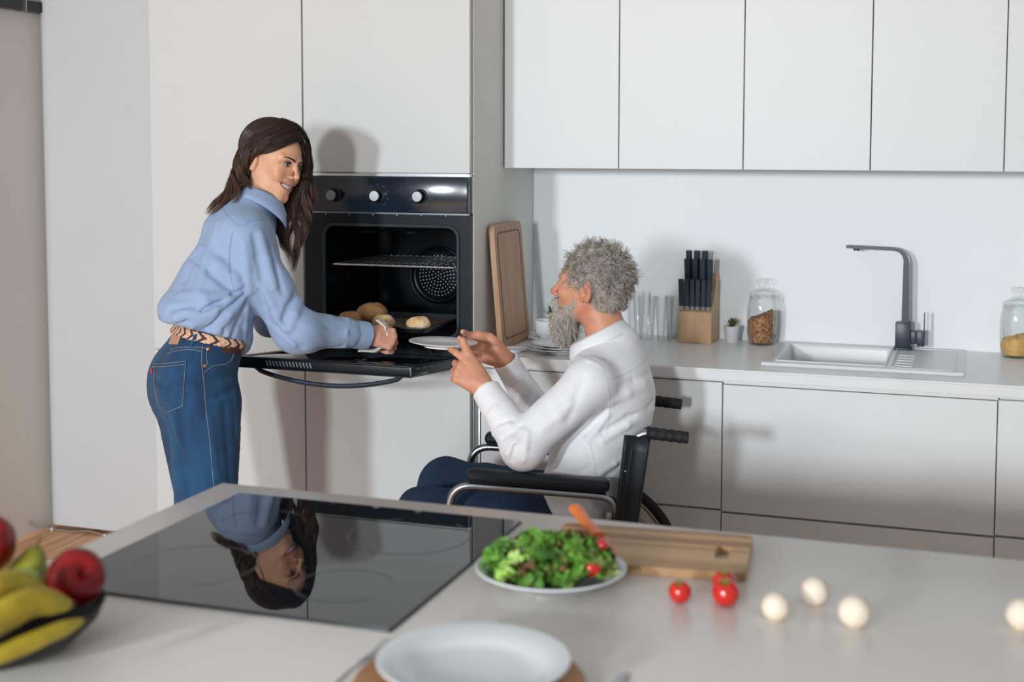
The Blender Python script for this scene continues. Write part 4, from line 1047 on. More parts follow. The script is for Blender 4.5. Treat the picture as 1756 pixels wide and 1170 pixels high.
def fold(P, segs):
    """soft ridges (amp > 0) or creases (amp < 0) along segments"""
    o = 0
    for a, b, r, amp in segs:
        a = A(*a); b = A(*b); ab = b-a; t = np.clip(((P-a)@ab)/(ab@ab), 0, 1); q = ((P-a-t[:, None]*ab)**2).sum(1)
        o = o-amp*np.exp(-q/(r*r))*np.clip(1.2-np.abs(t-.5)*1.2, 0, 1)
    return o

def fold_px(bvh, segs, depth=0.0):
    """fold lines traced on the smooth garment first, returned as 3D segments"""
    out = []
    for (u0, v0, u1, v1, r, amp) in segs:
        a = seen(bvh, u0, v0); b = seen(bvh, u1, v1)
        if a is None or b is None: continue
        m = seen(bvh, (u0+u1)/2, (v0+v1)/2)
        if m is None: out.append((a[0], b[0], r, amp)); continue
        out += [(a[0], m[0], r, amp), (m[0], b[0], r, amp)]
    return out
def fold2(P, segs):
    if not segs: return 0
    o = np.zeros(len(P))
    for a, b, r, amp in segs:
        ab = b-a; t = np.clip(((P-a)@ab)/(ab@ab+1e-12), 0, 1); q = ((P-a-t[:, None]*ab)**2).sum(1); o -= amp*np.exp(-q/(r*r))
    return o
# ------------------------------------------------------------------ the woman
mat('denim_blue', srgb(28, 78, 118), 0.88, noise=(18, .9, srgb(18, 52, 88), (1, 1, .3)), bump=(420, .0012), sheen=.1)
mat('denim_seam', srgb(38, 76, 112), 0.9); mat('stitch_tan', srgb(150, 146, 138), 0.8); mat('stitch_dark', srgb(58, 68, 92), 0.9); mat('rivet', srgb(196, 140, 110), 0.35, metal=.8)
mat('leather_tan', srgb(196, 150, 122), 0.6); mat('leather_brown', srgb(78, 48, 42), 0.55); mat('tab_red', srgb(190, 50, 66), 0.7)
mat('braid', (1, 1, 1, 1), 0.8, attr=True, bump=(180, .002)); mat('shirt_seam', srgb(132, 160, 200), 0.9); mat('tank_dark', srgb(22, 28, 38), 0.85)
mat('cloth_white', srgb(222, 216, 204), 0.9, bump=(160, .001)); mat('shoe_white', srgb(214, 210, 204), 0.6)
def shirt_blue():
    m = mat('shirt_blue', srgb(160, 190, 228), 0.85, sheen=.15); nt = m.node_tree; N = nt.nodes.new; L = nt.links.new; b = nt.nodes['Principled BSDF']
    at = N('ShaderNodeAttribute'); at.attribute_name = 'Col'; sp = N('ShaderNodeSeparateXYZ'); L(at.outputs['Vector'], sp.inputs[0])
    sn = N('ShaderNodeMath'); sn.operation = 'MULTIPLY'; sn.inputs[1].default_value = 1600; sc = N('ShaderNodeMath'); sc.operation = 'SINE'
    mr = N('ShaderNodeMapRange'); mr.inputs[1].default_value = -.4; mr.inputs[2].default_value = .6
    mx = N('ShaderNodeMix'); mx.data_type = 'RGBA'; mx.inputs[6].default_value = srgb(146, 170, 205); mx.inputs[7].default_value = srgb(160, 182, 214)
    L(sp.outputs[0], sn.inputs[0]); L(sn.outputs[0], sc.inputs[0]); L(sc.outputs[0], mr.inputs[0]); L(mr.outputs[0], mx.inputs[0]); L(mx.outputs[2], b.inputs['Base Color'])
shirt_blue()
def woman():
    base = (-2.05, 3.23, 0)
    root = thing('person', 'dark-haired smiling person in a blue shirt and jeans reaching into the open oven', 'person', base)
    pel, wai, mid, che = A(-2.099, 3.285, .955), A(-2.072, 3.312, 1.068), A(-2.058, 3.352, 1.186), A(-2.036, 3.415, 1.310)
    nkb, hd = A(-2.010, 3.470, 1.425), A(-1.987, 3.530, 1.556)
    shR, elR, wrR = A(-1.972, 3.335, 1.352), A(-1.852, 3.405, 1.084), A(-1.722, 3.618, 1.036)
    shL, elL, wrL = A(-2.165, 3.560, 1.350), A(-2.060, 3.650, 1.070), A(-1.925, 3.740, 1.045)
    F = unit(A(.66, .75, 0)); Rt = unit(A(.75, -.66, 0))
    # head frame: three-quarter view, leaning to the right, looking slightly down
    a = R(57); fw = CR*math.sin(a)-CF*math.cos(a)-CZ*.22; up = CZ+CR*.44
    H = frame(fw, up)
    toH = lambda P: (P-hd)@H
    toW = lambda q: hd+np.atleast_2d(q)@H.T
    def head(P):
        d = head_prims(toH(P), False, True)
        return smin(d, cone(P, hd+H@A(0, -.022, -.035), nkb+A(0, 0, .01), .047, .050), .022)
    hv = sdf_mesh(head, hd-A(.14, .14, .19), hd+A(.14, .14, .15), .0021)
    def body(P):
        return smin(btorso(P), blimbs(P), .02)
    def btorso(P):
        d = cone(P, nkb+A(0, 0, .03), nkb, .047, .050)
        d = smin(d, cone(P, shL-(shL-shR)*.1-A(0, 0, .012), shR+(shL-shR)*.1-A(0, 0, .012), .042, .042), .035)
        TB = np.stack([Rt, F, CZ], 1)
        d = smin(d, ell(P, che, (.145, .095, .13), TB), .06); d = smin(d, ell(P, wai+A(0, 0, .03), (.118, .085, .13), TB), .06)
        return smin(d, ell(P, pel-F*.01, (.13, .085, .10), TB), .03)
    def blimbs(P):
        d = np.full(len(P), 9.0)
        for s, e, w in ((shR, elR, wrR), (shL, elL, wrL)):
            d = smin(d, cone(P, s, e, .040, .036), .02); d = smin(d, cone(P, e, w, .036, .023), .012)
        for sg, kn, an in ((1, A(-2.018, 3.190, .50), A(-2.03, 3.15, .10)), (-1, A(-2.115, 3.36, .50), A(-2.15, 3.36, .10))):
            hp = pel+Rt*.08*sg-A(0, 0, .04); d = smin(d, cone(P, hp, kn, .072, .052), .02); d = smin(d, cone(P, kn, an, .052, .034), .02)
            d = smin(d, cone(P, an-A(0, 0, .06)-F*.03, an-A(0, 0, .07)+F*.12, .03, .022), .02)
        return d
    bv = sdf_mesh(body, (-2.34, 3.02, 0.0), (-1.62, 3.86, 1.50), .009)
    tr_dir = unit(A(1, .12, 0))
    def handR(P):
        ff = unit(A(.70, .42, -.16)); nn = unit(A(.25, -.80, .55))
        cu = [(1.25, 1.25, .8), (1.25, 1.3, .8), (1.2, 1.3, .8), (1.1, 1.3, .8)]
        h = make_hand(P, wrR+A(.004, .004, .0), ff, nn, cu, (.05, .0, -.05, -.1), [(.02, .026, -.012), (.048, .047, -.018), (.074, .050, -.030), (.094, .040, -.040)], .93, side=-1)
        return smin(h, cone(P, wrR-(wrR-elR)*.35, wrR, .029, .0225), .012)
    h1 = sdf_mesh(handR, wrR-A(.11, .16, .12), wrR+A(.15, .15, .12), .0024)
    def handL(P):
        ff = unit(A(.75, .35, -.1)); nn = unit(A(.1, .5, .8))
        h = make_hand(P, wrL, ff, nn, [(.4, .5, .4)]*4, (0, 0, 0, 0), [(.02, .02, -.012), (.045, .045, -.015), (.07, .045, -.03), (.085, .03, -.035)], .93, side=1)
        return smin(h, cone(P, wrL-(wrL-elL)*.3, wrL, .028, .0225), .012)
    h2 = sdf_mesh(handL, wrL-A(.11, .11, .11), wrL+A(.13, .13, .1), .0035)
    v, f = join(hv, bv, h1, h2); q = toH(v)
    col = np.tile(srgb(226, 172, 138)[:3], (len(v), 1)); near = np.linalg.norm(v-hd, axis=1) < .17
    X = np.abs(q[:, 0]); zc = q[:, 2]-9*X*X
    lf = near*np.clip(1.25-((X/.0350)**2+((zc+.0545)/.0108)**2), 0, .25)*4*(q[:, 1]+8*X*X > .086)*.8
    col = col*(1-lf[:, None])+np.array(srgb(192, 118, 108)[:3])*lf[:, None]
    cav = near & (((X/.0310)**2+((zc+.0542)/.0062)**2) < 1) & (q[:, 1] < .092-8*X*X) & (q[:, 1] > .06); col[cav] = srgb(90, 36, 36)[:3]
    ch = near[:, None]*np.exp(-(((X-.04)/.016)**2+((q[:, 2]+.02)/.016)**2))[:, None]*(q[:, 1] > .03)[:, None]*.35; col = col*(1-ch)+np.array(srgb(222, 132, 112)[:3])*ch
    lid = near*np.clip(1.3-np.hypot((X-.0305)/.0195, (q[:, 2]-.0125)/.0105), 0, .5)*2*(q[:, 1] > .07); col *= (1-.42*lid)[:, None]
    hands_ = (np.linalg.norm(v-wrR, axis=1) < .16) | (np.linalg.norm(v-wrL, axis=1) < .16); col[hands_] = srgb(222, 164, 140)[:3]
    obj('body', (v, f), 'skin', root, sharp=0, col=col)
    # eyes, teeth, brows, lashes
    hb = bvh_of(*hv)
    for s in (-1, 1):
        e = toW(A(s*.0305, .0765, .0115))[0]; g = H@A(-.11, 1, -.04)
        eyeball(root, e, .0126, g, srgb(58, 34, 24)[:3])
        br = []
        rs = np.random.RandomState(4+s)
        for k in range(420):
            t = rs.rand(); x = .011+.040*t; z = .0222+.0085*min(1, t/.65)-.006*max(0, t-.65)+.0015+(rs.rand()-.5)*.0095*(1-.8*t); y = .0965-.30*(x-.008)**1.25-.0*t
            br.append(((x, y, z), .006+.002*rs.rand(), t))
        cs = []
        for (x, y, z), L_, t in br:
            p0 = A(s*x, y+.004, z); dr = unit(A(s*(1), -.35, .35-.7*t)); cs.append(toW(np.stack([p0+dr*L_*u-A(0, .0, 0)*u for u in (0, .5, 1)])))
        bc = np.array(cs)
        for i_ in range(bc.shape[0]):
            for j_ in range(3):
                h_ = hb.find_nearest(Vector(bc[i_, j_])); bc[i_, j_] = np.array(h_[0])+unit(bc[i_, j_]-hd)*(.0006+.0003*j_)
        V_, F_ = strands(list(bc), np.array([.0006, .0006, .0002]))
        obj('eyebrow', (V_, F_), 'hair_brown', root, sharp=0, col=np.tile(srgb(34, 22, 20)[:3], (len(V_), 1)))
        cs = []
        for k in range(26):
            t = k/25; ang = R(160-140*t); x = .0305+.0130*math.cos(ang); z = .0115-.0003+.0044*math.sin(ang)-.10*(x-.030); p0 = A(s*x, .0885-.25*abs(x-.0305), z)
            dr = unit(A(s*(x-.028)*30, .9, .75)); cs.append(toW(np.stack([p0, p0+dr*.0035, p0+dr*.0055+A(0, 0, .002)])))
        V_, F_ = strands(cs, np.array([.00055, .0004, .0001])); obj('eyelashes', (V_, F_), 'hair_brown', root, sharp=0, col=np.tile(srgb(20, 14, 12)[:3], (len(V_), 1)))
    V = []; 
    for i in range(25):
        x = -.032+.064*i/24
        for z_ in (-.0605, -.0575, -.054, -.0505, -.048):
            V.append((x, .0905-12*x*x+.0007*math.cos(x*6.283/.0070), z_+9*x*x))
    Fq = [(i*5+j, (i+1)*5+j, (i+1)*5+j+1, i*5+j+1) for i in range(24) for j in range(4)]
    V = toW(np.array(V)); obj('teeth', (np.concatenate([V, V-H[:, 1]*.004]), Fq+[tuple(125+k for k in q_[::-1]) for q_ in Fq]), 'teeth', root)

    # jeans
    kR, kL = A(-2.020, 3.192, .50), A(-2.115, 3.36, .50); aR, aL = A(-2.03, 3.15, .09), A(-2.15, 3.36, .09)
    TB = np.stack([Rt, F, CZ], 1)
    waxis = unit(CZ+F*.26)
    def trunk(P, g):
        d = ell(P, pel+A(0, 0, -.03)-F*.005, (.158+g, .112+g, .150+g), TB)
        d = smin(d, ell(P, pel-F*.052-A(0, 0, .035)+Rt*.065, (.078+g, .070+g, .095+g), TB), .05)
        d = smin(d, ell(P, pel-F*.052-A(0, 0, .035)-Rt*.065, (.078+g, .070+g, .095+g), TB), .05)
        return smin(d, cone(P, wai+Rt*.045-A(0, 0, .02), wai-Rt*.045-A(0, 0, .02), .080+g, .080+g), .06)
    def jeans(P):
        d = trunk(P, 0)
        for sg, kn, an in ((1, kR, aR), (-1, kL, aL)):
            hp = pel+Rt*.078*sg-A(0, 0, .09); d = smin(d, cone(P, hp, kn, .101, .083), .04); d = smin(d, cone(P, kn, an+A(0, 0, .0), .083, .078), .03)
        top = (P-(wai+A(0, 0, .012)))@waxis
        d = smax(d, top, .006)
        d = d+.0022*vnoise(P*A(1, 1, .6), 9, 5)+.0012*vnoise(P*A(1, 1, 1.6), 22, 6)*(P[:, 2] < .9)
        d = d+fold2(P, FJ)+fold(P, [((-2.16, 3.15, .84), (-2.02, 3.14, .815), .012, .004), ((-2.03, 3.14, .90), (-1.97, 3.22, .86), .010, -.004), ((-2.13, 3.13, .80), (-2.04, 3.12, .79), .010, -.003), ((-2.0, 3.15, .93), (-1.96, 3.24, .905), .009, .003)])
        return smax(d, .075-P[:, 2], .004)
    FJ = []
    rj = bvh_of(*sdf_mesh(jeans, (-2.42, 2.98, .6), (-1.80, 3.62, 1.14), .012))
    FJ = fold_px(rj, [(282, 705, 300, 760, .012, -.007), (296, 712, 316, 780, .010, .005), (350, 655, 402, 640, .007, -.005), (352, 668, 404, 656, .007, .005), (354, 690, 400, 668, .008, -.005), (316, 660, 345, 668, .010, .004), (360, 720, 372, 820, .012, .005), (385, 700, 396, 840, .010, -.005), (305, 760, 330, 850, .014, -.006), (300, 800, 318, 850, .010, .006), (404, 680, 408, 760, .008, .006)])
    jv = sdf_mesh(jeans, (-2.42, 2.98, .05), (-1.80, 3.62, 1.14), .0052)
    obj('jeans', jv, 'denim_blue', root, sharp=0); jb = bvh_of(*jv)
    jo = [c for c in root.children if c.name.startswith('jeans')][0]
    for tgt, lab, parts in (('stitching', 'pale seam stitching', seam(jb, [(347, 592), (346, 625), (350, 660), (353, 700), (360, 760), (368, 850)], .0008, .0008)+seam(jb, [(350, 640), (365, 628), (385, 625), (396, 618), (401, 605)], .0008, .0008)
                             +seam(jb, [(292, 600), (310, 596), (340, 596), (352, 597)], .0007, .0008)+seam(jb, [(288, 606), (308, 601), (330, 600), (345, 603)], .0007, .0008)+seam(jb, [(355, 600), (354, 612), (356, 626)], .0007, .0008)
                             +seam(jb, [(320, 583), (345, 586), (372, 592), (395, 600)], .0007, .0008)),
                            ('back_pocket', None, None)):
        if parts: obj(tgt, parts, 'stitch_tan', jo, label=lab)
    pk = patch(jb, [(263, 626), (319, 621), (314, 697), (271, 690)], .0022)
    po = obj('back_pocket', pk, 'denim_blue', jo)
    # pointed lower edge, hem and double stitching
    st = seam(jb, [(263, 625), (290, 624), (319, 620)], .0007, .0032)+seam(jb, [(262, 630), (290, 629), (317, 626)], .0006, .0032)+seam(jb, [(319, 621), (316, 660), (314, 696)], .0007, .0032)+seam(jb, [(264, 628), (266, 660), (272, 692)], .0006, .0032)
    st += [tube([seen(jb, a_, b_, .0032)[0] for a_, b_ in zip(np.linspace(272, 286, 6), np.linspace(692, 708, 6))], .0008, 5), tube([seen(jb, a_, b_, .0032)[0] for a_, b_ in zip(np.linspace(286, 314, 8), np.linspace(708, 696, 8))], .0008, 5)]
    def tri():
        P3 = [(271, 689), (314, 695.5), (286.5, 707)]; n = 9; V = []; idx = {}
        for i in range(n):
            for j in range(n-i):
                s, t = i/(n-1), j/(n-1); p = np.array(P3[0])*(1-s-t)+np.array(P3[1])*s+np.array(P3[2])*t; idx[i, j] = len(V); V.append(seen(jb, p[0], p[1], .0022)[0])
        Fq = [(idx[i, j], idx[i+1, j], idx[i, j+1]) for i in range(n-1) for j in range(n-1-i)]+[(idx[i+1, j], idx[i+1, j+1], idx[i, j+1]) for i in range(n-2) for j in range(n-2-i)]
        return np.array(V), Fq
    obj('pocket_point', tri(), 'denim_blue', po)
    obj('pocket_stitching', st, 'stitch_tan', po)
    arc = seam(jb, [(266, 653), (276, 660), (287, 667)], .0008, .0034)+seam(jb, [(287, 667), (297, 657), (315, 652)], .0008, .0034)+seam(jb, [(266, 658), (277, 666), (287, 673)], .0008, .0034)+seam(jb, [(287, 673), (298, 663), (314, 658)], .0008, .0034)
    obj('arched_stitching', arc, 'stitch_dark', po)
    tb = seen(jb, 262, 637, .004)[0]; obj('red_tab', box(tb[0]-.003, tb[0]+.003, tb[1]-.002, tb[1]+.002, tb[2]-.007, tb[2]+.007, .0008), 'tab_red', po)
    for (u_, v_) in ((357, 598), (351.5, 627.5)):
        h = seen(jb, u_, v_, .0002); mm = Vector(h[1]).to_track_quat('Z', 'Y').to_matrix().to_4x4(); mm.translation = Vector(h[0])
        obj('rivet', xf(lathe([(.0052, 0), (.005, .0012), (.003, .002), (.0002, .0016)], 16, cap=False), M=mm), 'rivet', jo)
    obj('leather_patch', patch(jb, [(297, 571), (314, 573), (306, 592), (290, 591)], .003, 8, 8), 'leather_tan', jo, label='tan leather waistband patch')
    # belt: braided band around the waist
    bc_ = wai-A(0, 0, .010)
    def belt(P):
        d = np.abs(trunk(P, .006))-.0032
        h = (P-bc_)@waxis
        return smax(d, np.abs(h)-.0135, .003)+.0011*np.sin(P[:, 0]*330)*np.sin(P[:, 1]*330+1)
    v, f = sdf_mesh(belt, (-2.34, 3.08, .98), (-1.88, 3.56, 1.12), .003, margin=2)
    ang = np.arctan2(v[:, 1]-bc_[1], v[:, 0]-bc_[0])*8+.9*vnoise(v, 14, 2); hh = ((v-bc_)@waxis)/.0135
    pat = np.sin(ang*3+np.abs(hh)*3.2)
    c = np.where((pat > .45)[:, None], srgb(226, 178, 140)[:3], np.where((pat > -.3)[:, None], srgb(226, 208, 184)[:3], np.where((pat > -.72)[:, None], srgb(170, 84, 66)[:3], srgb(52, 44, 46)[:3])))
    bo = obj('belt', (v, f), 'braid', root, sharp=0, col=c, label='braided tan and cream belt')
    bb = bvh_of(v, f)
    ab_ = bvh_of(*join(jv, (v, f)))
    if True:
        obj('leather_end', patch(ab_, [(379, 593), (417, 598), (417, 610), (381, 605)], .0016, 8, 6, .003), 'leather_brown', bo, label='dark brown leather end')
    lp = [seen(jb, 331-a_*.35, 590+a_, .005) for a_ in (-28, -22, -14, -6, 2, 6)]
    lp = [seen(bb, *q_, .002) or seen(jb, *q_, .004) for q_ in ((341, 561), (339, 567), (336, 575), (334, 582), (331, 590), (329, 596))]
    lp = [p_[0] for p_ in lp if p_ is not None]
    obj('belt_loop', tube(lp, .0055, 8, flat=.35), 'denim_seam', jo)

    # shirt
    hemc = wai+A(0, 0, .018)
    el2 = elR+A(0, -.004, -.004)
    def tor(P, g=0):
        d = cone(P, shR+(shL-shR)*.08+A(0, 0, .004), shL-(shL-shR)*.08, .060+g, .060+g)
        d = smin(d, cone(P, nkb-F*.012+A(0, 0, .010), nkb-F*.02-A(0, 0, .03), .062, .078), .05)
        d = smin(d, ell(P, che-A(0, 0, .02), (.150+g, .112+g, .13), TB), .05)
        d = smin(d, ell(P, mid-F*.012, (.142+g, .118+g, .12), TB), .07)
        d = smin(d, ell(P, wai+A(0, 0, .072)-F*.014, (.146+g, .124+g, .068), TB), .05)     # bloused over the waist
        d = smin(d, ell(P, wai+A(0, 0, .052)-F*.100+Rt*.02, (.075, .030, .034), TB), .05)
        d = smin(d, ell(P, wai+F*.083+A(0, 0, -.012), (.085, .036, .060), TB), .04)         # front drop
        return d
    elA = unit(elR-shR); fa = unit(wrR-elR)
    def shirt(P):
        d = np.minimum(tor(P), smax(btorso(P)-.009, (P-nkb)@unit(hd-nkb)-.012, .006))
        d = smin(d, cone(P, shR+A(.002, 0, -.01), elR, .068, .062), .035)
        d = smin(d, ell(P, elR+A(.018, .012, -.022), (.062, .058, .056)), .04)
        d = smin(d, cone(P, elR+A(.02, .02, -.008), elR+(wrR-elR)*.72, .056, .046), .03)
        d = smin(d, cone(P, elR+(wrR-elR)*.70, wrR-fa*.010, .040, .035), .012)
        d = smin(d, cone(P, shL, elL, .062, .055), .04); d = smin(d, cone(P, elL, wrL-unit(wrL-elL)*.02, .054, .036), .03)
        d = smin(d, cone(P, wai+Rt*.045+waxis*.03, wai-Rt*.045+waxis*.03, .083, .083), .03)
        d = smax(d, -((P-wai)@waxis-.004+.060*np.clip(((P-wai)@F-.045)/.04, 0, 1)), .010)
        # folds
        along = (P-shR)@elA; near_arm = np.exp(-(np.maximum(cone(P, shR, elR, .0, .0), 0)/.10)**4)
        fo = fold2(P, FS)
        d = d+fo+.0060*vnoise(P@np.array([[1, 0, .3], [0, 1, .3], [-.5, -.5, .75]]), 6.5, 12)+.0036*vnoise(P@np.array([[1, 0, 0], [0, 1, .2], [.9, .9, .5]]), 16, 21)*np.clip(1-np.abs(P[:, 2]-1.08)/.14, .15, 1)
        # room for the neck
        d = smax(d, -cone(P, nkb+F*.01+A(0, 0, .045), nkb+F*.02+A(0, 0, .14), .048, .060), .008)
        return d
    FS = []
    rough = bvh_of(*sdf_mesh(shirt, (-2.36, 3.05, .93), (-1.66, 3.86, 1.52), .010))
    FS = fold_px(rough, [(436, 405, 450, 478, .009, -.010), (448, 402, 470, 492, .010, .010), (462, 420, 484, 500, .008, -.008), (420, 420, 428, 500, .010, .008), (400, 402, 396, 470, .005, -.005),
        (412, 492, 300, 546, .009, .011), (414, 497, 305, 557, .007, -.010), (414, 502, 330, 560, .008, .010), (416, 506, 348, 568, .007, -.010), (418, 512, 372, 570, .008, .010), (420, 520, 398, 578, .007, -.009), (424, 530, 418, 588, .008, .009), (428, 540, 432, 592, .006, -.008), (436, 545, 446, 590, .008, .008),
        (328, 440, 398, 500, .010, -.008), (345, 425, 405, 478, .012, .009), (372, 385, 338, 500, .014, .008), (352, 392, 318, 480, .010, -.007), (310, 505, 392, 512, .012, .008), (290, 532, 380, 520, .009, -.008),
        (296, 562, 308, 545, .006, -.006), (318, 566, 326, 548, .006, .006), (338, 570, 344, 552, .006, -.006), (360, 575, 362, 555, .006, .006), (385, 583, 384, 562, .006, -.006),
        (506, 505, 486, 548, .009, -.013), (516, 515, 498, 562, .009, .012), (528, 524, 512, 572, .007, -.011), (542, 528, 528, 584, .009, .010), (555, 530, 546, 590, .007, -.009), (570, 535, 562, 588, .008, .008), (585, 540, 578, 590, .006, -.008), (597, 548, 592, 594, .006, .006),
        (476, 560, 520, 596, .008, -.007), (470, 540, 505, 592, .009, .007), (540, 600, 585, 594, .006, -.005), (455, 500, 478, 545, .010, .007), (446, 500, 462, 552, .008, -.007)])
    sv = sdf_mesh(shirt, (-2.36, 3.05, .93), (-1.66, 3.86, 1.52), .0042)
    v, f = sv
    # stripe coordinate runs around each sleeve and across the body
    tA = np.clip(((v-shR)@(elR-shR))/((elR-shR)@(elR-shR)), 0, 1); dA = np.linalg.norm(v-shR-tA[:, None]*(elR-shR), axis=1)
    tB = np.clip(((v-elR)@(wrR-elR))/((wrR-elR)@(wrR-elR)), 0, 1); dB = np.linalg.norm(v-elR-tB[:, None]*(wrR-elR), axis=1); dT = tor(v)
    n1 = unit(np.cross(elA, A(0, 0, 1))); n2 = np.cross(fa, unit(np.cross(fa, A(0, 0, 1)))); 
    c1 = (v-shR)@np.cross(elA, n1); c2 = (v-elR)@n2; c0 = (v-mid)@unit(F+A(0, 0, .25))
    cc = np.where(dB < np.minimum(dA, .075), c2, np.where(dA < .074, c1, c0)); col = np.zeros((len(v), 3)); col[:, 0] = cc; col[:, 1] = 0
    so = obj('shirt', sv, 'shirt_blue', root, sharp=0, col=col); sb = bvh_of(*sv)
    obj('seams', seam(sb, [(399, 398), (393, 430), (395, 470), (401, 500)], .0011, .0)+seam(sb, [(372, 345), (395, 375), (412, 388), (430, 380), (452, 376)], .0010, .0), 'shirt_seam', so)
    # cuff
    def cuff(P):
        d = np.abs(cone(P, wrR-fa*.075, wrR+fa*.02, .0385, .0400))-.0034
        t = (P-wrR)@fa; return smax(d, np.abs(t+.030)-.034, .002)+.0006*vnoise(P, 30, 4)
    v, f = sdf_mesh(cuff, wrR-A(.12, .12, .08), wrR+A(.07, .07, .07), .0024, margin=2)
    c = np.zeros((len(v), 3)); c[:, 0] = (v-elR)@n2; co = obj('cuff', (v, f), 'shirt_blue', so, sharp=0, col=c)
    def rg(t, r): 
        u1 = unit(np.cross(fa, CZ)); u2 = np.cross(u1, fa); return [wrR+fa*t+(u1*math.cos(a_)+u2*math.sin(a_))*r for a_ in np.linspace(0, 6.2832, 40)]
    obj('cuff_stitching', [tube(rg(-.052, .0424), .0008, 5), tube(rg(-.004, .0424), .0008, 5)], 'shirt_seam', co)
    # collar: standing band that folds over, two points at the front
    nd = unit(hd-nkb); ca_ = nkb+nd*.012; e1 = unit(np.cross(nd, F)); e1 = e1 if e1@Rt > 0 else -e1; e2 = unit(np.cross(nd, e1)); e2 = e2 if e2@F > 0 else -e2
    V = []; n = 49; rows = 7
    for i in range(n):
        ph = R(-158+316*i/(n-1)); fr = abs(ph)/R(158)      # 0 at nape, 1 at the front opening
        dirn = -e2*math.cos(ph)+e1*math.sin(ph)
        prof = [(.052, -.012), (.054, .014), (.056, .034-.010*fr), (.059, .036-.012*fr), (.063, .030-.012*fr), (.068+.010*fr, .010-.014*fr), (.073+.020*fr, -.006-.046*fr**2)]
        for r_, z_ in prof: V.append(ca_+dirn*(r_*(1+.10*fr))+nd*z_+e2*.012*fr)
    Fq = [(i*rows+j, (i+1)*rows+j, (i+1)*rows+j+1, i*rows+j+1) for i in range(n-1) for j in range(rows-1)]
    cv = np.array(V); col = np.zeros((len(cv), 3)); col[:, 0] = (cv-nkb)@nd
    ko = obj('collar', (cv, Fq), 'shirt_blue', so, sharp=0, col=col)
    md = ko.modifiers.new('thick', 'SOLIDIFY'); md.thickness = .0022; md.offset = 0
    def tank(P): return smax(ell(P, che+F*.02+A(0, 0, .035), (.10, .075, .09), TB), (P-nkb)@CZ-.02, .01)
    obj('tank_top', sdf_mesh(tank, che-A(.15, .15, .1), che+A(.17, .17, .17), .006), 'tank_dark', root, sharp=0, label='black top under the shirt')
    # shoes
    for an in (aR, aL):
        def shoe(P):
            d = cone(P, A(an[0], an[1], .045)-F*.05, A(an[0], an[1], .035)+F*.13, .042, .036); d = smin(d, cone(P, A(an[0], an[1], .06), A(an[0], an[1], .09), .045, .042), .03); return smax(d, .004-P[:, 2], .006)
        obj('shoe', sdf_mesh(shoe, (an[0]-.2, an[1]-.2, 0), (an[0]+.25, an[1]+.25, .16), .006), 'shoe_white', root, sharp=0)
    # hair
    rs = np.random.RandomState(11)
    def hc(P):
        q = toH(P)
        d = ell(q, (0, -.020, .045), (.0805, .0975, .0855))
        d = smax(d, -ell(q, (-.0, .088, -.012), (.062, .070, .077)), .012)           # keep the face free
        d = smax(d, -(q[:, 2]-(-.05)), .02)
        d = smax(d, -ell(q, (.085, .016, -.012), (.040, .035, .034)), .008)
        return d+.0022*np.sin((q[:, 0]*1.2+q[:, 2])*260+q[:, 1]*90)*.6
    cap = sdf_mesh(hc, hd-A(.17, .17, .14), hd+A(.17, .17, .19), .0032)
    L2W = lambda *p: toW(A(*p))[0]
    # guides: (list of world points, count, start spread, end spread, curl, tone)
    W_ = {}
    def px(u, v_, d): 
        dd = CMAT @ A((u-878)/2273.4, -(v_-416)/2273.4, -1); return A(0, 0, CAM_H)+dd*d
    G = []
    def g(points, n, s0, s1, curl, tone): G.append((smooth_path(points, 6), n, s0, s1, curl, tone))
    T6 = [(484, 204, 4.00), (452, 212, 4.0), (424, 238, 3.99), (405, 272, 3.98), (395, 305, 3.96), (388, 333, 3.92), (366, 352, 3.88), (346, 367, 3.86)]
    T1 = [(492, 206, 3.97), (460, 213, 3.945), (430, 236, 3.93), (409, 270, 3.93), (399, 305, 3.92), (392, 332, 3.89), (374, 350, 3.86), (350, 369, 3.84)]
    T2 = [(500, 210, 3.955), (470, 218, 3.92), (438, 238, 3.905), (415, 268, 3.905), (405, 300, 3.90), (402, 326, 3.88), (390, 343, 3.86), (370, 354, 3.84)]
    T3 = [(508, 217, 3.94), (482, 226, 3.905), (450, 242, 3.895), (422, 268, 3.90), (412, 298, 3.90), (412, 322, 3.88), (408, 337, 3.86), (396, 349, 3.84)]
    T4 = [(515, 228, 3.925), (492, 236, 3.90), (463, 248, 3.893), (434, 262, 3.900), (419, 288, 3.91), (420, 314, 3.90), (430, 330, 3.885), (441, 338, 3.87)]
    T5 = [(519, 241, 3.92), (499, 245, 3.903), (473, 256, 3.899), (448, 261, 3.903), (430, 266, 3.912), (423, 290, 3.925), (425, 312, 3.92), (420, 332, 3.89)]
    SH = []
    def sheet_(Ts, n_, s0, s1, curl, t0, t1): SH.append(([smooth_path([px(*p) for p in T_], 6) for T_ in Ts], n_, s0, s1, curl, t0, t1))
    sheet_([T6, T1, T2, T3, T4, T5], 2700, .0028, .0075, .0105, 1.0, .6)
    F0 = [(482, 204, 4.01), (506, 214, 4.01), (523, 236, 4.02), (528, 268, 4.03), (531, 315, 4.04), (533, 350, 4.03), (527, 380, 4.01), (512, 404, 3.99)]
    F3 = [(496, 208, 3.985), (517, 220, 3.995), (530, 246, 4.01), (532, 285, 4.02), (528, 325, 4.02), (526, 360, 4.0), (523, 388, 3.98), (508, 416, 3.96)]
    F1 = [(507, 214, 3.965), (522, 230, 3.965), (529, 255, 3.98), (529, 290, 4.0), (521, 330, 4.0), (514, 365, 3.98), (520, 398, 3.95), (505, 432, 3.93), (509, 475, 3.92)]
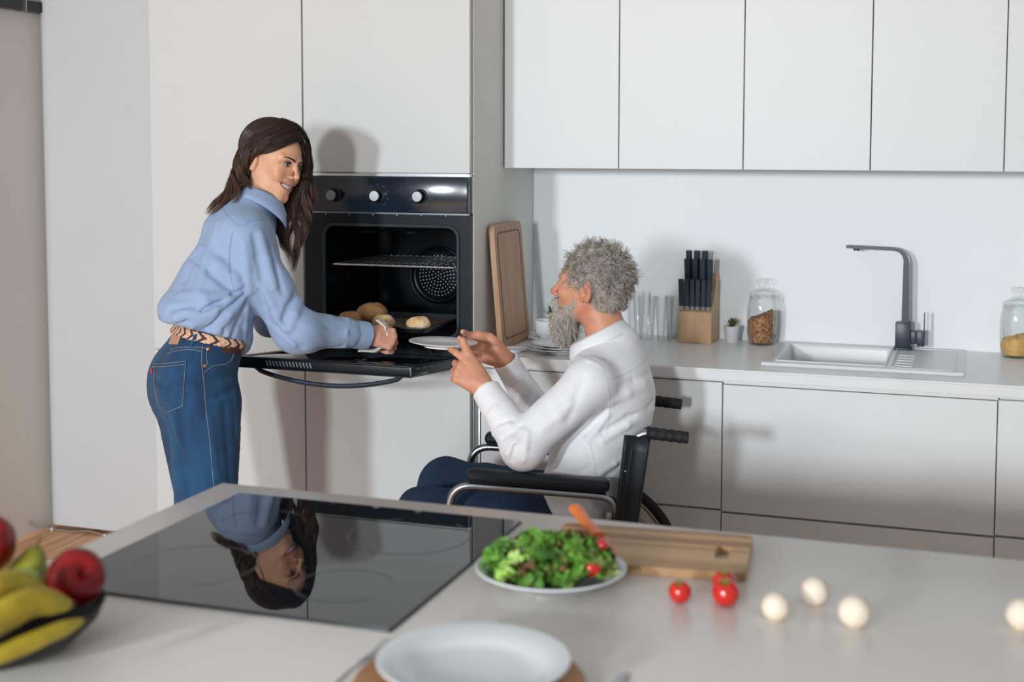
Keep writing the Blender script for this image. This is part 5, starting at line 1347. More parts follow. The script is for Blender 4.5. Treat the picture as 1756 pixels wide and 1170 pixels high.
    F2 = [(515, 226, 3.945), (524, 242, 3.950), (529, 262, 3.97), (526, 300, 3.99), (508, 340, 3.99), (494, 368, 3.96), (486, 396, 3.93), (492, 428, 3.91), (503, 452, 3.90), (503, 478, 3.90)]
    F4 = [(485, 300, 4.02), (490, 330, 4.0), (486, 360, 3.97), (480, 385, 3.94), (485, 412, 3.92), (494, 435, 3.91)]
    sheet_([F0, F3, F1, F2], 1500, .0025, .0075, .0125, 1.15, .6)
    sheet_([F2, F4], 420, .004, .008, .011, .6, .45)
    curves = []; tones = []
    NP = 40
    def resample(P_):
        d_ = np.r_[0, np.cumsum(np.linalg.norm(np.diff(P_, axis=0), axis=1))]; s_ = np.linspace(0, 1, NP); return np.stack([np.interp(s_*d_[-1], d_, P_[:, k]) for k in range(3)], 1)
    for Ts, n_, s0, s1, curl, t0, t1 in SH:
        RS = [resample(T_) for T_ in Ts]; FRM = [frames(Q_) for Q_ in RS]
        lockw = rs.rand(60); lockp = rs.rand(60)*6.28
        for _k in range(n_):
            w = rs.rand()*(len(RS)-1.001); a_ = int(w); b_ = w-a_; lk = int(w/(len(RS)-1)*26); ctr = (lk+.5)/26*(len(RS)-1); 
            s = np.linspace(0, 1, NP); w2 = np.clip(w+(ctr-w)*.75*s**1.2, 0, len(RS)-1.001); ia = w2.astype(int); fb = (w2-ia)[:, None]; ar = np.arange(NP)
            RA = np.stack(RS); Q = RA[ia, ar]*(1-fb)+RA[np.minimum(ia+1, len(RS)-1), ar]*fb
            U_ = FRM[a_][2]; W2 = FRM[a_][3]; th = rs.normal()*.5; ph = rs.normal()*.5; sp_ = s0*(1-s)+s1*s; cu = curl*(.6+.8*lockw[lk])*np.clip(s*2-.35, 0, 1)
            fq = 13+6*lockw[lk]; fz = .0007*rs.normal()*np.sin(s*(25+20*rs.rand())+rs.rand()*6)
            o = Q+U_*(th*sp_+fz+cu*np.sin(s*fq+lockp[lk]))[:, None]+W2*(ph*sp_+cu*.8*np.cos(s*fq+lockp[lk]))[:, None]
            tl = .80+.2*lockw[(lk+7) % 26]-.22*rs.rand()**2; o = np.stack([np.interp(s*tl, s, o[:, k]) for k in range(3)], 1)
            curves.append(o); tones.append((t0+(t1-t0)*w/(len(RS)-1))*(.65+.35*lockw[lk]+.35*rs.rand()))
    for P_, n_, s0, s1, curl, tone in G:
        d_ = np.r_[0, np.cumsum(np.linalg.norm(np.diff(P_, axis=0), axis=1))]; s = np.linspace(0, 1, NP); Q = np.stack([np.interp(s*d_[-1], d_, P_[:, k]) for k in range(3)], 1)
        _, T_, U_, W2 = frames(Q)
        for _k in range(n_):
            a_ = rs.rand()*6.283; r_ = math.sqrt(rs.rand()); wph = rs.rand()*1.6; tl = .72+.28*rs.rand() if n_ > 1 else 1
            sp_ = (s0*(1-s)+s1*s)*(1+.4*np.sin(s*9+a_)); cu = curl*np.clip(s*1.8-.4, 0, 1)
            o = Q+U_*(r_*math.cos(a_)*sp_+cu*np.sin(s*17+wph+a_*.25))[:, None]+W2*(r_*math.sin(a_)*sp_*.8+cu*.7*np.cos(s*17+wph+a_*.25))[:, None]
            if n_ > 1: o = np.stack([np.interp(s*tl, s, o[:, k]) for k in range(3)], 1)
            curves.append(o); tones.append(tone*(.7+.6*rs.rand()))
    CA = np.stack(curves); q_ = ((CA.reshape(-1, 3)-hd)@H-A(0, -.020, .045))/A(.0815, .0985, .0865); kk = np.linalg.norm(q_, axis=1); lo = np.repeat(1.015+.05*rs.rand(len(curves)), NP)
    hit = (kk < lo) & ((q_*A(.0815, .0985, .0865)+A(0, -.020, .045))[:, 2] > -.035); q_[hit] *= (lo/kk)[hit][:, None]
    CA = (hd+(q_*A(.0815, .0985, .0865)+A(0, -.020, .045))@H.T).reshape(CA.shape); curves = list(CA)
    wd = .00056*np.interp(np.linspace(0, 1, NP), [0, .1, .7, 1], [.7, 1, .9, .25])
    hvv, hff = strands(curves, wd)
    c0_ = np.array(srgb(60, 45, 42)[:3]); tipc = np.array(srgb(122, 92, 76)[:3]); s = np.linspace(0, 1, NP)**1.6
    cc = (c0_[None, None]*(1-s[None, :, None])+tipc[None, None]*s[None, :, None])*np.array(tones)[:, None, None]; cc = np.repeat(cc, 3, axis=1).reshape(-1, 3)
    v, f = join(cap, (hvv, hff)); col = np.concatenate([np.tile(np.array(srgb(46, 36, 34)[:3]), (len(cap[0]), 1)), cc])
    obj('hair', (v, f), 'hair_brown', root, sharp=0, col=col, label='long dark brown wavy hair')
    # white cloth folded in the hand
    pc = smooth_path([px(646, 549, 4.07), px(658, 555, 4.05), px(665, 567, 4.04), px(663, 581, 4.035), px(656, 595, 4.03), px(640, 603, 4.03), px(616, 600, 4.03)], 6); n_ = len(pc); rows_ = 14; V = []
    for i_ in range(n_):
        for j_ in range(rows_):
            w_ = (j_/(rows_-1)-.35)*.050; V.append(pc[i_]+CF*w_+unit(pc[i_]-px(640, 580, 4.06))*(.0035*math.sin(j_*1.3+i_*.35)+.002*math.sin(i_*.9+j_*.5)-.002))
    co = obj('oven_cloth', (np.array(V), [(i_*rows_+j_, (i_+1)*rows_+j_, (i_+1)*rows_+j_+1, i_*rows_+j_+1) for i_ in range(n_-1) for j_ in range(rows_-1)]), 'cloth_white', sharp=0)
    md = co.modifiers.new('thick', 'SOLIDIFY'); md.thickness = .005; md.offset = 0
    tag(co, 'folded off-white cloth gripped in the hand at the tray', 'cloth'); recenter(co, tuple(wrR+A(.075, .04, -.05)))
woman()
# ------------------------------------------------------------------ wheelchair
mat('chair_steel', srgb(176, 180, 186), 0.3, metal=1.0); mat('chair_vinyl', srgb(22, 30, 38), 0.5, spec=.4, bump=(300, .0008)); mat('rubber', srgb(20, 22, 26), 0.7)
mat('push_rim', srgb(150, 130, 116), 0.35, metal=.7)
_az = R(104); CF0 = A(-math.sin(_az), math.cos(_az), 0); CL = A(CF0[1], -CF0[0], 0)
if CL[1] < 0: CL = -CL
_p = R(6); CFW = CF0*math.cos(_p)+CZ*math.sin(_p); CUP = CZ*math.cos(_p)-CF0*math.sin(_p); CO = A(-1.307, 3.273, .70)
def K(f, l, u): return CO+CFW*f+CL*l+CUP*u
KM = np.eye(4); KM[:3, :3] = np.stack([CFW, CL, CUP], 1); KM[:3, 3] = CO
def wheelchair():
    t = thing('wheelchair', 'black and steel wheelchair with padded armrests carrying the grey-haired person', 'wheelchair', (-1.1, 3.55, 0))
    W_ = .46
    for l, sgn, nm in ((0.0, -1, 'near'), (W_, 1, 'far')):
        arm = fillet([K(-.02, l, -.42), K(0, l, 0), K(-.455, l, .022), K(-.455, l, -.10)], .065, 8)
        obj('armrest_tube', tube(arm, .0115, 12), 'chair_steel', t)
        pad = xf(box(-.440, -.045, -.026, .026, .011, .045, .014, 4), M=KM); bv_ = box(-.425, -.040, l-.027, l+.027, .012, .046, .015, 4); bv_[0][:, 2] -= bv_[0][:, 0]*.048; pv, pf = xf(bv_, M=KM)
        obj('armrest_pad', (pv, pf), 'chair_vinyl', t)
        obj('pad_piping', tube([K(-.415, l-.0275, .034+.020), K(-.052, l-.0275, .034+.0025)], .002, 6), 'chair_vinyl', t)
        cane = fillet([K(-.470, l, -.46), K(-.462, l, -.02), K(-.476, l, .205), K(-.60, l, .205)], .045, 8)
        obj('back_cane', tube(cane, .0115, 12), 'chair_steel', t)
        n = 40; s = np.linspace(0, 1, n)
        gp = np.array([K(-.505-.112*q, l, .205) for q in s]); rr = .0165+.0008*np.cos(s*5*6.283)*(s < .97); rr[-1] = .014; rr[0] = .015
        obj('push_handle', tube(gp, rr, 16), 'rubber', t)
        obj('seat_rail', tube([K(.02, l, -.235), K(-.47, l, -.235)], .0115, 12), 'chair_steel', t)
        obj('front_frame', tube(fillet([K(.0, l, -.235), K(.05, l, -.24), K(.12, l, -.50), K(.22, l, -.56)], .05, 8), .0115, 12), 'chair_steel', t)
        obj('footplate', xf(box(.14, .28, min(l, l-sgn*.15), max(l, l-sgn*.15), -.575, -.565, .003), M=KM), 'chair_vinyl', t)
        # side upright behind the armrest
        obj('side_upright', tube([K(-.435, l, -.02), K(-.435, l, -.235)], .012, 12), 'chair_steel', t)
        # castor
        cc = K(.03, l, -.60); cc[2] = .065
        cas = obj('castor_wheel', xf(lathe([(.02, -.012), (.055, -.013), (.064, -.008), (.064, .008), (.055, .013), (.02, .012)], 32), M=Matrix.Translation(cc) @ Matrix.Rotation(R(90), 4, 'X')), 'rubber', t)
        obj('castor_fork', [box(cc[0]-.012, cc[0]+.012, cc[1]-.024, cc[1]-.018, .06, .16), box(cc[0]-.012, cc[0]+.012, cc[1]+.018, cc[1]+.024, .06, .16), box(cc[0]-.014, cc[0]+.014, cc[1]-.024, cc[1]+.024, .155, .165)], 'chair_steel', t)
        # drive wheel, standing on the floor
        wl = l+sgn*.065; wc = K(-.385, wl, -.40); wc[2] = .3065; rot = np.stack([CF0, CZ, np.cross(CF0, CZ)], 1)
        WM = np.eye(4); WM[:3, :3] = rot; WM[:3, 3] = wc
        ring = lambda r_, z_=0: [(r_*math.cos(q), r_*math.sin(q), z_) for q in np.linspace(0, 2*math.pi, 73)]
        wh = obj('drive_wheel', xf(tube(ring(.292), .0145, 12), M=WM), 'rubber', t, label='black tyre')
        obj('rim', xf(tube(ring(.272), .007, 8), M=WM), 'push_rim', wh)
        obj('push_rim', xf(tube(ring(.240, .03*sgn*-1), .006, 8), M=WM), 'push_rim', wh)
        obj('hub', xf(lathe([(.012, -.035), (.022, -.03), (.022, .03), (.012, .035)], 20), M=WM), 'chair_steel', wh)
        for k in range(24):
            q = k*2*math.pi/24; sp = obj('spoke', xf(tube([(.02*math.cos(q+1), .02*math.sin(q+1), .02*(-1)**k), (.268*math.cos(q), .268*math.sin(q), 0)], .0012, 5), M=WM), 'chair_steel', wh)
    # seat and sling back
    V = []; nx, ny = 12, 16
    def sling(fn, name, nx=14, ny=18, th=.012):
        P = np.array([[fn(i/(nx-1), j/(ny-1)) for j in range(ny)] for i in range(nx)]).reshape(-1, 3)
        F = [(i*ny+j, (i+1)*ny+j, (i+1)*ny+j+1, i*ny+j+1) for i in range(nx-1) for j in range(ny-1)]
        o = obj(name, (P, F), 'chair_vinyl', t); m = o.modifiers.new('thick', 'SOLIDIFY'); m.thickness = th; m.offset = 0; return o
    sling(lambda s, q: K(-.455+.45*s, .46*q, -.222-.022*math.sin(math.pi*q)), 'seat')
    b = sling(lambda s, q: K(-.466-.040*math.sin(math.pi*q)-.010*s, .46*q, -.20+.375*s), 'backrest', th=.016)
    for l in (0.0, W_):
        obj('back_sleeve', tube([K(-.468, l, -.17), K(-.466, l, -.02), K(-.472, l, .160)], [.020, .021, .019], 14, flat=.8), 'chair_vinyl', t)
    # pocket flap of the back upholstery on the side towards the island
    def flap(s, q): return K(-.450-.066*q+.016*(1-s)*q, -.020+.010*math.sin(3*q), -.36+.555*s)
    sling(flap, 'back_side_panel', th=.012)
    obj('screw', ball(.004, K(-.462, -.022, .10), seg=12, ring=8), 'chair_steel', t)
    obj('cross_brace', [tube([K(-.10, 0, -.24), K(-.10, .46, -.50)], .010, 10), tube([K(-.10, .46, -.24), K(-.10, 0, -.50)], .010, 10)], 'chair_steel', t)
wheelchair()
mat('shirt_white', srgb(240, 240, 243), 0.9, sheen=.15, bump=(300, .0005)); mat('shirt_white_seam', srgb(206, 206, 212), 0.9); mat('navy_denim', srgb(30, 56, 84), 0.88, noise=(20, .6, srgb(20, 42, 68)), bump=(420, .001)); mat('button', srgb(120, 124, 130), 0.4)
def man():
    root = thing('person', 'grey-bearded person in a white shirt sitting in the wheelchair and holding out a plate', 'person', (-1.03, 3.55, 0))
    head_c = A(-1.035, 3.695, 1.192)
    a = R(22); H = frame(-CR*math.cos(a)+CF*math.sin(a)+CZ*.10, CZ); SC = 1.03
    toH = lambda P: ((P-head_c)@H)/SC
    toW = lambda q: head_c+(np.atleast_2d(q)*SC)@H.T
    nkb, che, low = A(-.968, 3.685, 1.020), A(-.955, 3.645, .885), A(-.990, 3.600, .715)
    pel = A(-1.015, 3.575, .585)
    shN, elN, wrN = A(-.975, 3.462, .972), A(-1.130, 3.345, .802), A(-1.262, 3.415, .940)
    shF, elF, wrF = A(-1.030, 3.830, .970), A(-1.190, 3.763, .760), A(-1.290, 3.655, .985)
    knN, knF = A(-1.415, 3.345, .590), A(-1.440, 3.560, .620)
    F = A(-1, .02, 0); F = unit(F); L_ = A(0, -1, 0); TB = np.stack([F, A(.02, 1, 0), CZ], 1)
    def neck(P): return cone(P, head_c+H@A(0, -.026, -.045), nkb+A(-.004, 0, .01), .056, .063)
    def head(P): return smin(head_prims(toH(P), True, False)*SC, neck(P), .022)
    hv = sdf_mesh(head, head_c-A(.17, .16, .19), head_c+A(.17, .16, .16), .0023); hb = bvh_of(*hv)
    def torso(P):
        d = cone(P, nkb+A(0, 0, .02), nkb-A(0, 0, .02), .060, .068)
        d = smin(d, cone(P, shN+(shF-shN)*.08-A(0, 0, .01), shF-(shF-shN)*.08-A(0, 0, .01), .050, .050), .05)
        d = smin(d, ell(P, che, (.105, .150, .15), TB), .06); d = smin(d, ell(P, low, (.105, .145, .15), TB), .06)
        return smin(d, ell(P, pel, (.12, .155, .10), TB), .05)
    def body(P):
        d = torso(P)
        for s, e, w in ((shN, elN, wrN), (shF, elF, wrF)):
            d = smin(d, cone(P, s, e, .046, .040), .03); d = smin(d, cone(P, e, w, .038, .026), .012)
        for l, kn in ((-1, knN), (1, knF)):
            hp = pel+A(.01, .09*l, -.03); an = kn+CF0*.16; an[2] = .17
            d = smin(d, cone(P, hp, kn, .070, .050), .03); d = smin(d, cone(P, kn, an, .050, .036), .02)
            d = smin(d, cone(P, an-A(0, 0, .03), an+CF0*.16-A(0, 0, .055), .035, .026), .02)
        return d
    bv = sdf_mesh(body, (-1.95, 3.10, .04), (-.75, 3.98, 1.10), .009)
    # hands: thumbs on the rim, fingers under the plate
    fN = unit(-CR*.80+CF*.10+CZ*.58); nN = unit(-CF*.95+CR*.12+CZ*.20)
    def handN(P):
        h = make_hand(P, wrN, fN, nN, [(.38, .50, .35), (1.15, 1.05, .6), (1.25, 1.15, .7), (1.3, 1.2, .7)], (.06, .0, -.08, -.16),
                      [(.028, .022, -.006), (.070, .040, -.004), (.102, .054, -.002), (.128, .070, -.004)], 1.0, side=1, male=True)
        return smin(h, cone(P, wrN-(wrN-elN)*.3, wrN, .032, .0255), .014)
    h1 = sdf_mesh(handN, wrN-A(.17, .14, .10), wrN+A(.12, .16, .20), .0024)
    fF = unit(-CR*.93+CF*.0+CZ*.36); nF = unit(CF*.80+CR*.10-CZ*.30)
    def handF(P):
        h = make_hand(P, wrF, fF, nF, [(.45, .45, .3), (.55, .5, .35), (.65, .55, .4), (.75, .6, .4)], (-.15, -.22, -.30, -.38),
                      [(.028, .024, -.008), (.062, .040, -.012), (.094, .036, -.014), (.120, .020, -.014)], 1.0, side=-1, male=True)
        return smin(h, cone(P, wrF-(wrF-elF)*.35, wrF, .033, .0255), .014)
    h2 = sdf_mesh(handF, wrF-A(.17, .14, .12), wrF+A(.12, .16, .14), .0024)
    v, f = join(hv, bv, h1, h2); q = toH(v)
    col = np.tile(srgb(214, 152, 122)[:3], (len(v), 1)); nearh = np.linalg.norm(v-head_c, axis=1) < .19
    red = nearh[:, None]*(np.exp(-(((np.abs(q[:, 0])-.074)/.02)**2+((q[:, 1]+.01)/.02)**2))[:, None]*.5+np.exp(-((q[:, 1]-.115)/.014)**2-((q[:, 0])/.02)**2)[:, None]*.5); col = col*(1-red)+np.array(srgb(206, 118, 98)[:3])*red
    col *= (1+.10*vnoise(v, 30, 9))[:, None]
    lip = nearh & (q[:, 1] > .088) & (q[:, 2] > -.066) & (q[:, 2] < -.044) & (np.abs(q[:, 0]) < .024); col[lip] = srgb(182, 104, 96)[:3]
    obj('body', (v, f), 'skin', root, sharp=0, col=col)
    for s in (-1, 1): eyeball(root, toW((s*.0305, .0765, .0115))[0], .0128, H@A(0, 1, .12), srgb(70, 96, 110)[:3])
    # trousers
    def pants(P):
        d = ell(P, pel+A(-.01, 0, -.01), (.135, .172, .098), TB)
        for l, kn, hh in ((-1, knN, 0), (1, knF, 0)):
            hp = pel+A(.0, .090*l, -.025); an = kn+CF0*.15; an[2] = .19
            d = smin(d, cone(P, hp, kn, .088, .072), .03); d = smin(d, cone(P, kn, an, .071, .058), .025)
        d = d+.0035*vnoise(P*A(1, 1, 1), 9, 3)+.0022*vnoise(P@np.array([[.4, 0, 0], [0, 1, 0], [0, .5, 1]]), 26, 8)*np.exp(-((P[:, 0]+1.36)/.09)**2)
        d = d+fold(P, [((-1.42, 3.50, .66), (-1.36, 3.48, .60), .010, -.005), ((-1.39, 3.50, .675), (-1.34, 3.49, .62), .009, -.004), ((-1.34, 3.28, .62), (-1.10, 3.40, .60), .02, .004)])
        return d
    pv = sdf_mesh(pants, (-1.80, 3.12, .10), (-.78, 3.90, .80), .006)
    po = obj('trousers', pv, 'navy_denim', root, sharp=0)
    # shirt
    fa = unit(wrN-elN); fb = unit(wrF-elF)
    def shirt(P):
        d = torso(P)-.014
        d = smin(d, ell(P, low+A(-.004, 0, -.02), (.120, .165, .15), TB), .05)
        d = smin(d, ell(P, pel+A(-.012, 0, .02), (.118, .185, .085), TB), .05)
        d = smin(d, cone(P, shN-A(0, -.01, .012), elN, .066, .057), .03); d = smin(d, ell(P, elN+A(.008, -.002, -.014), (.055, .050, .052)), .03)
        d = smin(d, cone(P, elN, elN+(wrN-elN)*.86, .056, .041), .012)
        d = smin(d, cone(P, shF-A(0, .01, .012), elF, .062, .057), .03); d = smin(d, cone(P, elF, elF+(wrF-elF)*.84, .055, .040), .012)
        fo = fold2(P, FM)
        d = d+fo+.0035*vnoise(P@np.array([[1, 0, .2], [0, 1, 0], [.5, -.4, 1]]), 7, 31)
        d = smax(d, -cone(P, nkb+A(-.012, 0, .035), nkb+A(-.045, 0, .14), .060, .085), .008)
        hem = pel[2]-.052+.030*np.clip((-P[:, 0]-1.03)/.10, -.6, 1); d = smax(d, hem-P[:, 2], .012)
        return smax(d, (-1.150+0*P[:, 0]-P[:, 0])*(1) if False else -(P[:, 0]+1.165+.5*np.maximum(P[:, 2]-.66, 0)*9), .01)
    def sleeves_keep(P): return np.minimum(cone(P, elN, elN+(wrN-elN)*.86, .056, .041), cone(P, elF, elF+(wrF-elF)*.84, .055, .040))
    FM = []
    rough = bvh_of(*sdf_mesh(shirt, (-1.40, 3.20, .50), (-.74, 4.0, 1.11), .010))
    FM = fold_px(rough, [(892, 730, 862, 752, .007, -.009), (896, 738, 870, 778, .008, .009), (888, 742, 878, 790, .006, -.008), (872, 728, 846, 745, .008, .007), (905, 742, 898, 790, .007, .006), (880, 720, 850, 728, .006, -.005), (850, 700, 836, 715, .008, .006), (838, 690, 822, 704, .006, -.005),
        (1040, 704, 1004, 742, .008, -.009), (1042, 712, 1006, 756, .008, .009), (1119, 690, 1034, 742, .008, -.007), (1120, 702, 1034, 756, .009, .007), (1120, 722, 1030, 770, .007, -.007), (1118, 738, 1030, 784, .009, .007), (1110, 750, 1040, 796, .007, -.006), (1080, 780, 1030, 812, .008, .006), (1060, 800, 1026, 830, .007, -.006), (1000, 780, 975, 800, .008, .005), (1012, 800, 960, 830, .009, -.005),
        (1106, 660, 1050, 690, .012, .005), (1112, 640, 1062, 664, .009, -.004), (985, 690, 930, 735, .014, .005), (1000, 650, 975, 720, .012, -.004), (990, 612, 1030, 628, .006, .004),
        (912, 850, 925, 882, .008, .009), (922, 846, 940, 884, .007, -.009), (935, 850, 960, 880, .009, .008), (952, 845, 985, 875, .007, -.006), (1000, 850, 1030, 880, .010, .006),
        (905, 655, 888, 690, .008, .005), (890, 645, 872, 672, .006, -.005), (915, 668, 902, 700, .006, -.005)])
    sv = sdf_mesh(shirt, (-1.40, 3.20, .50), (-.74, 4.0, 1.11), .0044); so = obj('shirt', sv, 'shirt_white', root, sharp=0); sb = bvh_of(*sv)
    obj('seams', seam(sb, [(992, 608), (1022, 622), (1038, 645), (1045, 680), (1044, 720), (1040, 748)], .0010, .0)+seam(sb, [(1046, 652), (1075, 640), (1100, 624), (1117, 606)], .0009, .0)+seam(sb, [(1012, 760), (1018, 790), (1024, 830), (1022, 862)], .0009, .0), 'shirt_white_seam', so)
    for nm, w, e, fx, r0, r1 in (('n', wrN, elN, fa, .0385, .0365), ('f', wrF, elF, fb, .0375, .0355)):
        def cuff(P, w=w, fx=fx, r0=r0, r1=r1):
            d = np.abs(cone(P, w-fx*.070, w+fx*.02, r0, r1))-.0032; t = (P-w)@fx; return smax(d, np.abs(t+.040)-.032, .002)+.0006*vnoise(P, 30, 4)
        obj('cuff', sdf_mesh(cuff, w-A(.12, .12, .12), w+A(.12, .12, .08), .0024, margin=2), 'shirt_white', so, sharp=0)
    h_ = [seen(sb, u_, v_, .001) for u_, v_ in ((872, 640),)]
    # collar
    nd = unit(CZ+F*.52); ca_ = A(-.998, 3.682, 1.052); e2 = unit(F-nd*(F@nd)); e1 = np.cross(nd, e2)
    V = []; n = 49; rows = 7
    for i in range(n):
        ph = R(-160+320*i/(n-1)); fr = abs(ph)/R(160); dirn = -e2*math.cos(ph)+e1*math.sin(ph)
        prof = [(.074, -.020), (.073, .005), (.072, .022-.004*fr), (.076, .026-.004*fr), (.082, .020-.004*fr), (.087+.006*fr, .002-.006*fr), (.092+.006*fr, -.014-.010*fr**2)]
        for r_, z_ in prof: V.append(ca_+dirn*(r_*(1+.04*fr))+nd*z_+e2*.010*fr)
    Fq = [(i*rows+j, (i+1)*rows+j, (i+1)*rows+j+1, i*rows+j+1) for i in range(n-1) for j in range(rows-1)]
    ko = obj('collar', (np.array(V), Fq), 'shirt_white', so, sharp=0); md = ko.modifiers.new('thick', 'SOLIDIFY'); md.thickness = .0035; md.offset = 0
    for l, kn in ((-1, knN), (1, knF)):
        an = kn+CF0*.16; an[2] = .17
        def shoe(P, an=an): 
            d = cone(P, an-A(0, 0, .055)-CF0*.05, an-A(0, 0, .065)+CF0*.15, .043, .036); d = smin(d, cone(P, an-A(0, 0, .05), an, .045, .042), .03); return smax(d, an[2]-.098-P[:, 2], .006)
        obj('shoe', sdf_mesh(shoe, an-A(.28, .16, .12), an+A(.12, .12, .07), .006), 'shoe_white', root, sharp=0)
    # hair, brows and beard as strands rooted on the scalp
    rs = np.random.RandomState(21)
    def cap(P):
        q = toH(P); d = smin(ell(q, (0, -.016, .042), (.0775, .0985, .0885)), ell(q, (0, -.052, -.020), (.060, .052, .060)), .03)
        d = smax(d, -ell(q, (0, .118, .010), (.085, .082, .082)), .010); d = smax(d, -(q[:, 2]+.062+.55*(q[:, 1]+.05)), .012)
        d = smax(d, -ell(q, (.080, .012, -.022), (.035, .034, .046)), .008); d = smax(d, -ell(q, (-.080, .012, -.022), (.035, .034, .046)), .008)
        return d*SC+.0016*vnoise(P, 60, 4)
    cv = sdf_mesh(cap, head_c-A(.17, .17, .14), head_c+A(.17, .17, .19), .0034)
    def tri_sample(vf, n, keep):
        v_, f_ = vf; c_ = v_[f_].mean(1); k_ = keep(toH(c_)); idx = np.where(k_)[0]; idx = idx[rs.randint(len(idx), size=n)]
        w_ = rs.dirichlet((1, 1, 1, 1), n); p = (v_[f_[idx]]*w_[..., None]).sum(1); a_, b_, d_ = v_[f_[idx, 0]], v_[f_[idx, 1]], v_[f_[idx, 3]]; nr = np.cross(b_-a_, d_-a_); nr /= np.linalg.norm(nr, axis=1)[:, None]+1e-12
        s_ = np.sign(np.einsum('ij,ij->i', nr, p-head_c)); return p, nr*s_[:, None]
    def grow(p, nr, L0, flow, curl, lift, N=9, cl=.009, jit=.22, keep_out=None):
        out = []
        for i in range(len(p)):
            q = toH(p[i:i+1])[0]; fl = H@flow(q, i); L = L0(q, i); fl = fl-nr[i]*(fl@nr[i])*.92; d = unit(nr[i]*lift+fl*.6+rs.normal(size=3)*.12); cur = p[i]-nr[i]*.001; pts = [cur]; ax = unit(rs.normal(size=3)); w = curl*(.5+rs.rand())
            cell = np.floor(q/cl).astype(int); r2 = np.random.RandomState(abs(hash((int(cell[0]), int(cell[1]), int(cell[2])))) % 99991); ax = unit(r2.normal(size=3)); jv_ = r2.normal(size=3)*jit; jv_ -= nr[i]*(jv_@nr[i])*.7; fl = unit(fl+jv_); w = curl*(.6+.8*r2.rand())
            for k in range(N-1):
                d = unit(d*.8+fl*.30+np.cross(ax, d)*w); cur = cur+d*L/(N-1)
                if keep_out is not None:
                    kk = np.linalg.norm((toH(cur[None])[0]-keep_out[0])/keep_out[1]); 
                    if kk < 1.02+.004*k: cur = toW(keep_out[0]+(toH(cur[None])[0]-keep_out[0])*(1.02+.004*k)/kk)[0]
                pts.append(cur)
            out.append(np.array(pts))
        return out
    def hflow(q, i):
        top = np.clip((q[2]-.03)/.08, 0, 1); back = np.clip(-q[1]/.09, 0, 1)
        return unit(A(q[0]*3*(1-back), -.75+.3*top-.2*back, -1.0+1.15*top-.3*back))+A(.35*math.sin(q[1]*70+q[2]*30), 0, .25*math.sin(q[0]*60+q[1]*45))
    p, nr = tri_sample(cv, 12000, lambda q: q[:, 2] > -.075)
    hs = grow(p, nr, lambda q, i: (.015+.022*np.clip((q[2]+.02)/.10, 0, 1))*(.7+.5*rs.rand()), hflow, .46, .16, keep_out=(A(0, -.016, .042), A(.0775, .0985, .0885)))
    pal = np.array([srgb(196, 188, 178)[:3], srgb(226, 220, 210)[:3], srgb(142, 132, 122)[:3], srgb(172, 162, 150)[:3], srgb(108, 98, 90)[:3]])
    def paint(hs_, base, pick):
        Vv, Ff = strands(hs_, base); cc = np.repeat(pal[pick], hs_[0].shape[0]*3, axis=0); return (Vv, Ff), cc
    tq = toH(p); bl = np.clip(.35+(-tq[:, 1])*3, 0, 1)
    pick = np.where(rs.rand(len(hs)) < bl*.45, rs.choice([2, 3, 4], len(hs)), rs.choice([0, 1, 3, 0], len(hs)))
    S1, c1 = paint(hs, np.array([.00045]*6+[.0004, .0003, .00015]), pick)
    hv_, hf_ = join(cv, S1); obj('hair', (hv_, hf_), 'hair_grey', root, sharp=0, col=np.concatenate([np.tile(srgb(158, 148, 138)[:3], (len(cv[0]), 1))*(1+.45*vnoise(cv[0]*A(1, 1, .4), 130, 3))[:, None].clip(.4, 1.5), c1]), label='short wavy grey hair')
    def beard_sdf(P):
        q = toH(P)
        d = cone(np.stack([np.abs(q[:, 0]), q[:, 1], q[:, 2]], 1), (.050, .018, -.032), (.026, .060, -.085), .017, .027)
        d = smin(d, ell(q, (0, .074, -.098), (.037, .034, .048)), .03); d = smin(d, ell(q, (0, .0985, -.0445), (.029, .012, .0125)), .012)
        d = smin(d, cone(np.stack([np.abs(q[:, 0]), q[:, 1], q[:, 2]], 1), (.024, .088, -.047), (.020, .078, -.085), .0125, .016), .012)
        d = smin(d, ell(q, (0, .064, -.130), (.028, .028, .030)), .03)
        d = smax(d, -ell(q, (0, .104, -.0545), (.017, .010, .0035)), .003)
        d = smax(d, q[:, 2]+.026-.0+ .0*q[:, 1], .006) if False else smax(d, q[:, 2]+.030-.9*np.clip(.045-q[:, 1], 0, .06), .008)
        return d*SC+.002*vnoise(P, 50, 7)
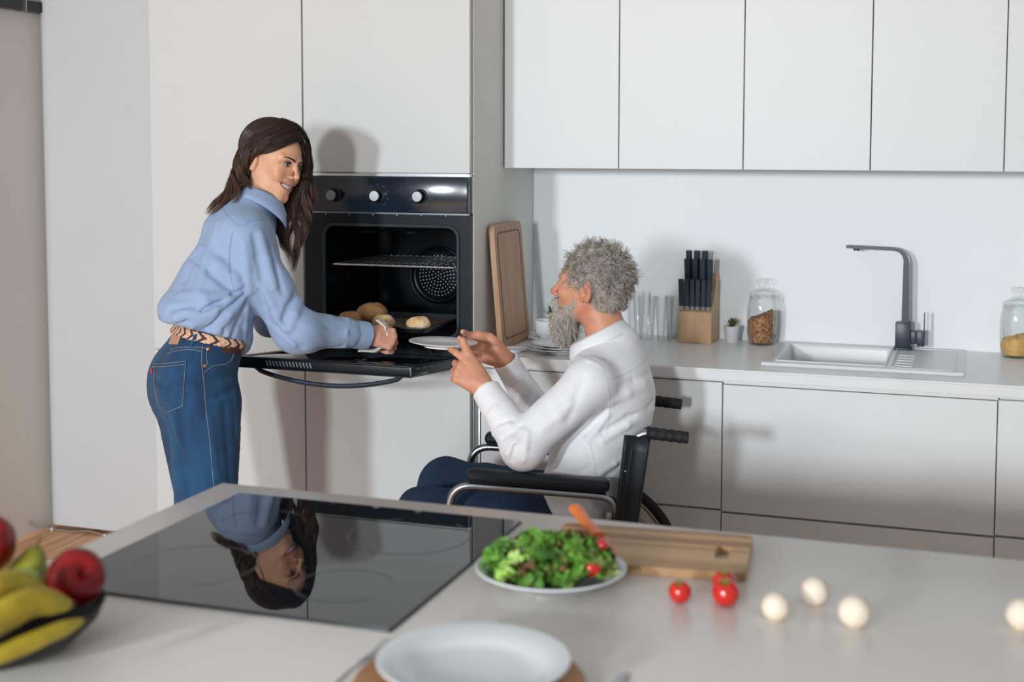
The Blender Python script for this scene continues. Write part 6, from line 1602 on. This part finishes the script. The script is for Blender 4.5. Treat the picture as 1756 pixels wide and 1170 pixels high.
    bs = sdf_mesh(beard_sdf, head_c-A(.16, .14, .22), head_c+A(.12, .14, .04), .0034)
    p, nr = tri_sample(bs, 9000, lambda q: (q[:, 1] > -.01))
    hs = grow(p, nr, lambda q, i: (.009+.022*np.clip((-q[2]-.04)/.08, 0, 1))*(.7+.5*rs.rand()), lambda q, i: unit(A(0, -.05, -1)), .30, .12, cl=.008, jit=.2)
    pick = rs.choice([0, 1, 1, 0, 3], len(hs)); S2, c2 = paint(hs, np.array([.0004]*6+[.00035, .00025, .00012]), pick)
    bv_, bf_ = join(bs, S2); obj('beard', (bv_, bf_), 'hair_grey', root, sharp=0, col=np.concatenate([np.tile(srgb(166, 156, 144)[:3], (len(bs[0]), 1))*(1+.4*vnoise(bs[0]*A(1, 1, .3), 130, 3))[:, None].clip(.4, 1.5), c2]), label='full grey beard')
    # sideburn and eyebrow strands
    p, nr = tri_sample(hv, 500, lambda q: (np.abs(q[:, 0]) > .052) & (q[:, 1] > .004) & (q[:, 1] < .034) & (q[:, 2] > -.04) & (q[:, 2] < .05))
    hs = grow(p, nr, lambda q, i: .006+.004*rs.rand(), lambda q, i: A(0, -.2, -1), .2, .12)
    pick = rs.choice([0, 1, 3, 1], len(hs)); S3, c3 = paint(hs, np.array([.0003]*6+[.0003, .0002, .0001]), pick); obj('sideburns', S3, 'hair_grey', root, sharp=0, col=c3)
    p, nr = tri_sample(hv, 240, lambda q: (np.abs(q[:, 0]) > .012) & (np.abs(q[:, 0]) < .048) & (q[:, 1] > .05) & (q[:, 2] > .026) & (q[:, 2] < .036))
    hs = grow(p, nr, lambda q, i: .007, lambda q, i: A(math.copysign(1, q[0]), .0, .1), .2, .15); S4, c4 = paint(hs, np.array([.0003]*6+[.0003, .0002, .0001]), rs.choice([2, 4, 3], len(hs))); obj('eyebrows', S4, 'hair_grey', root, sharp=0, col=c4)
man()
plate('dinner_plate', 'white plate held out in both hands towards the oven', (-1.420, 3.500, 1.034), .099, .016, rot=(R(-1.5), R(2), 0))
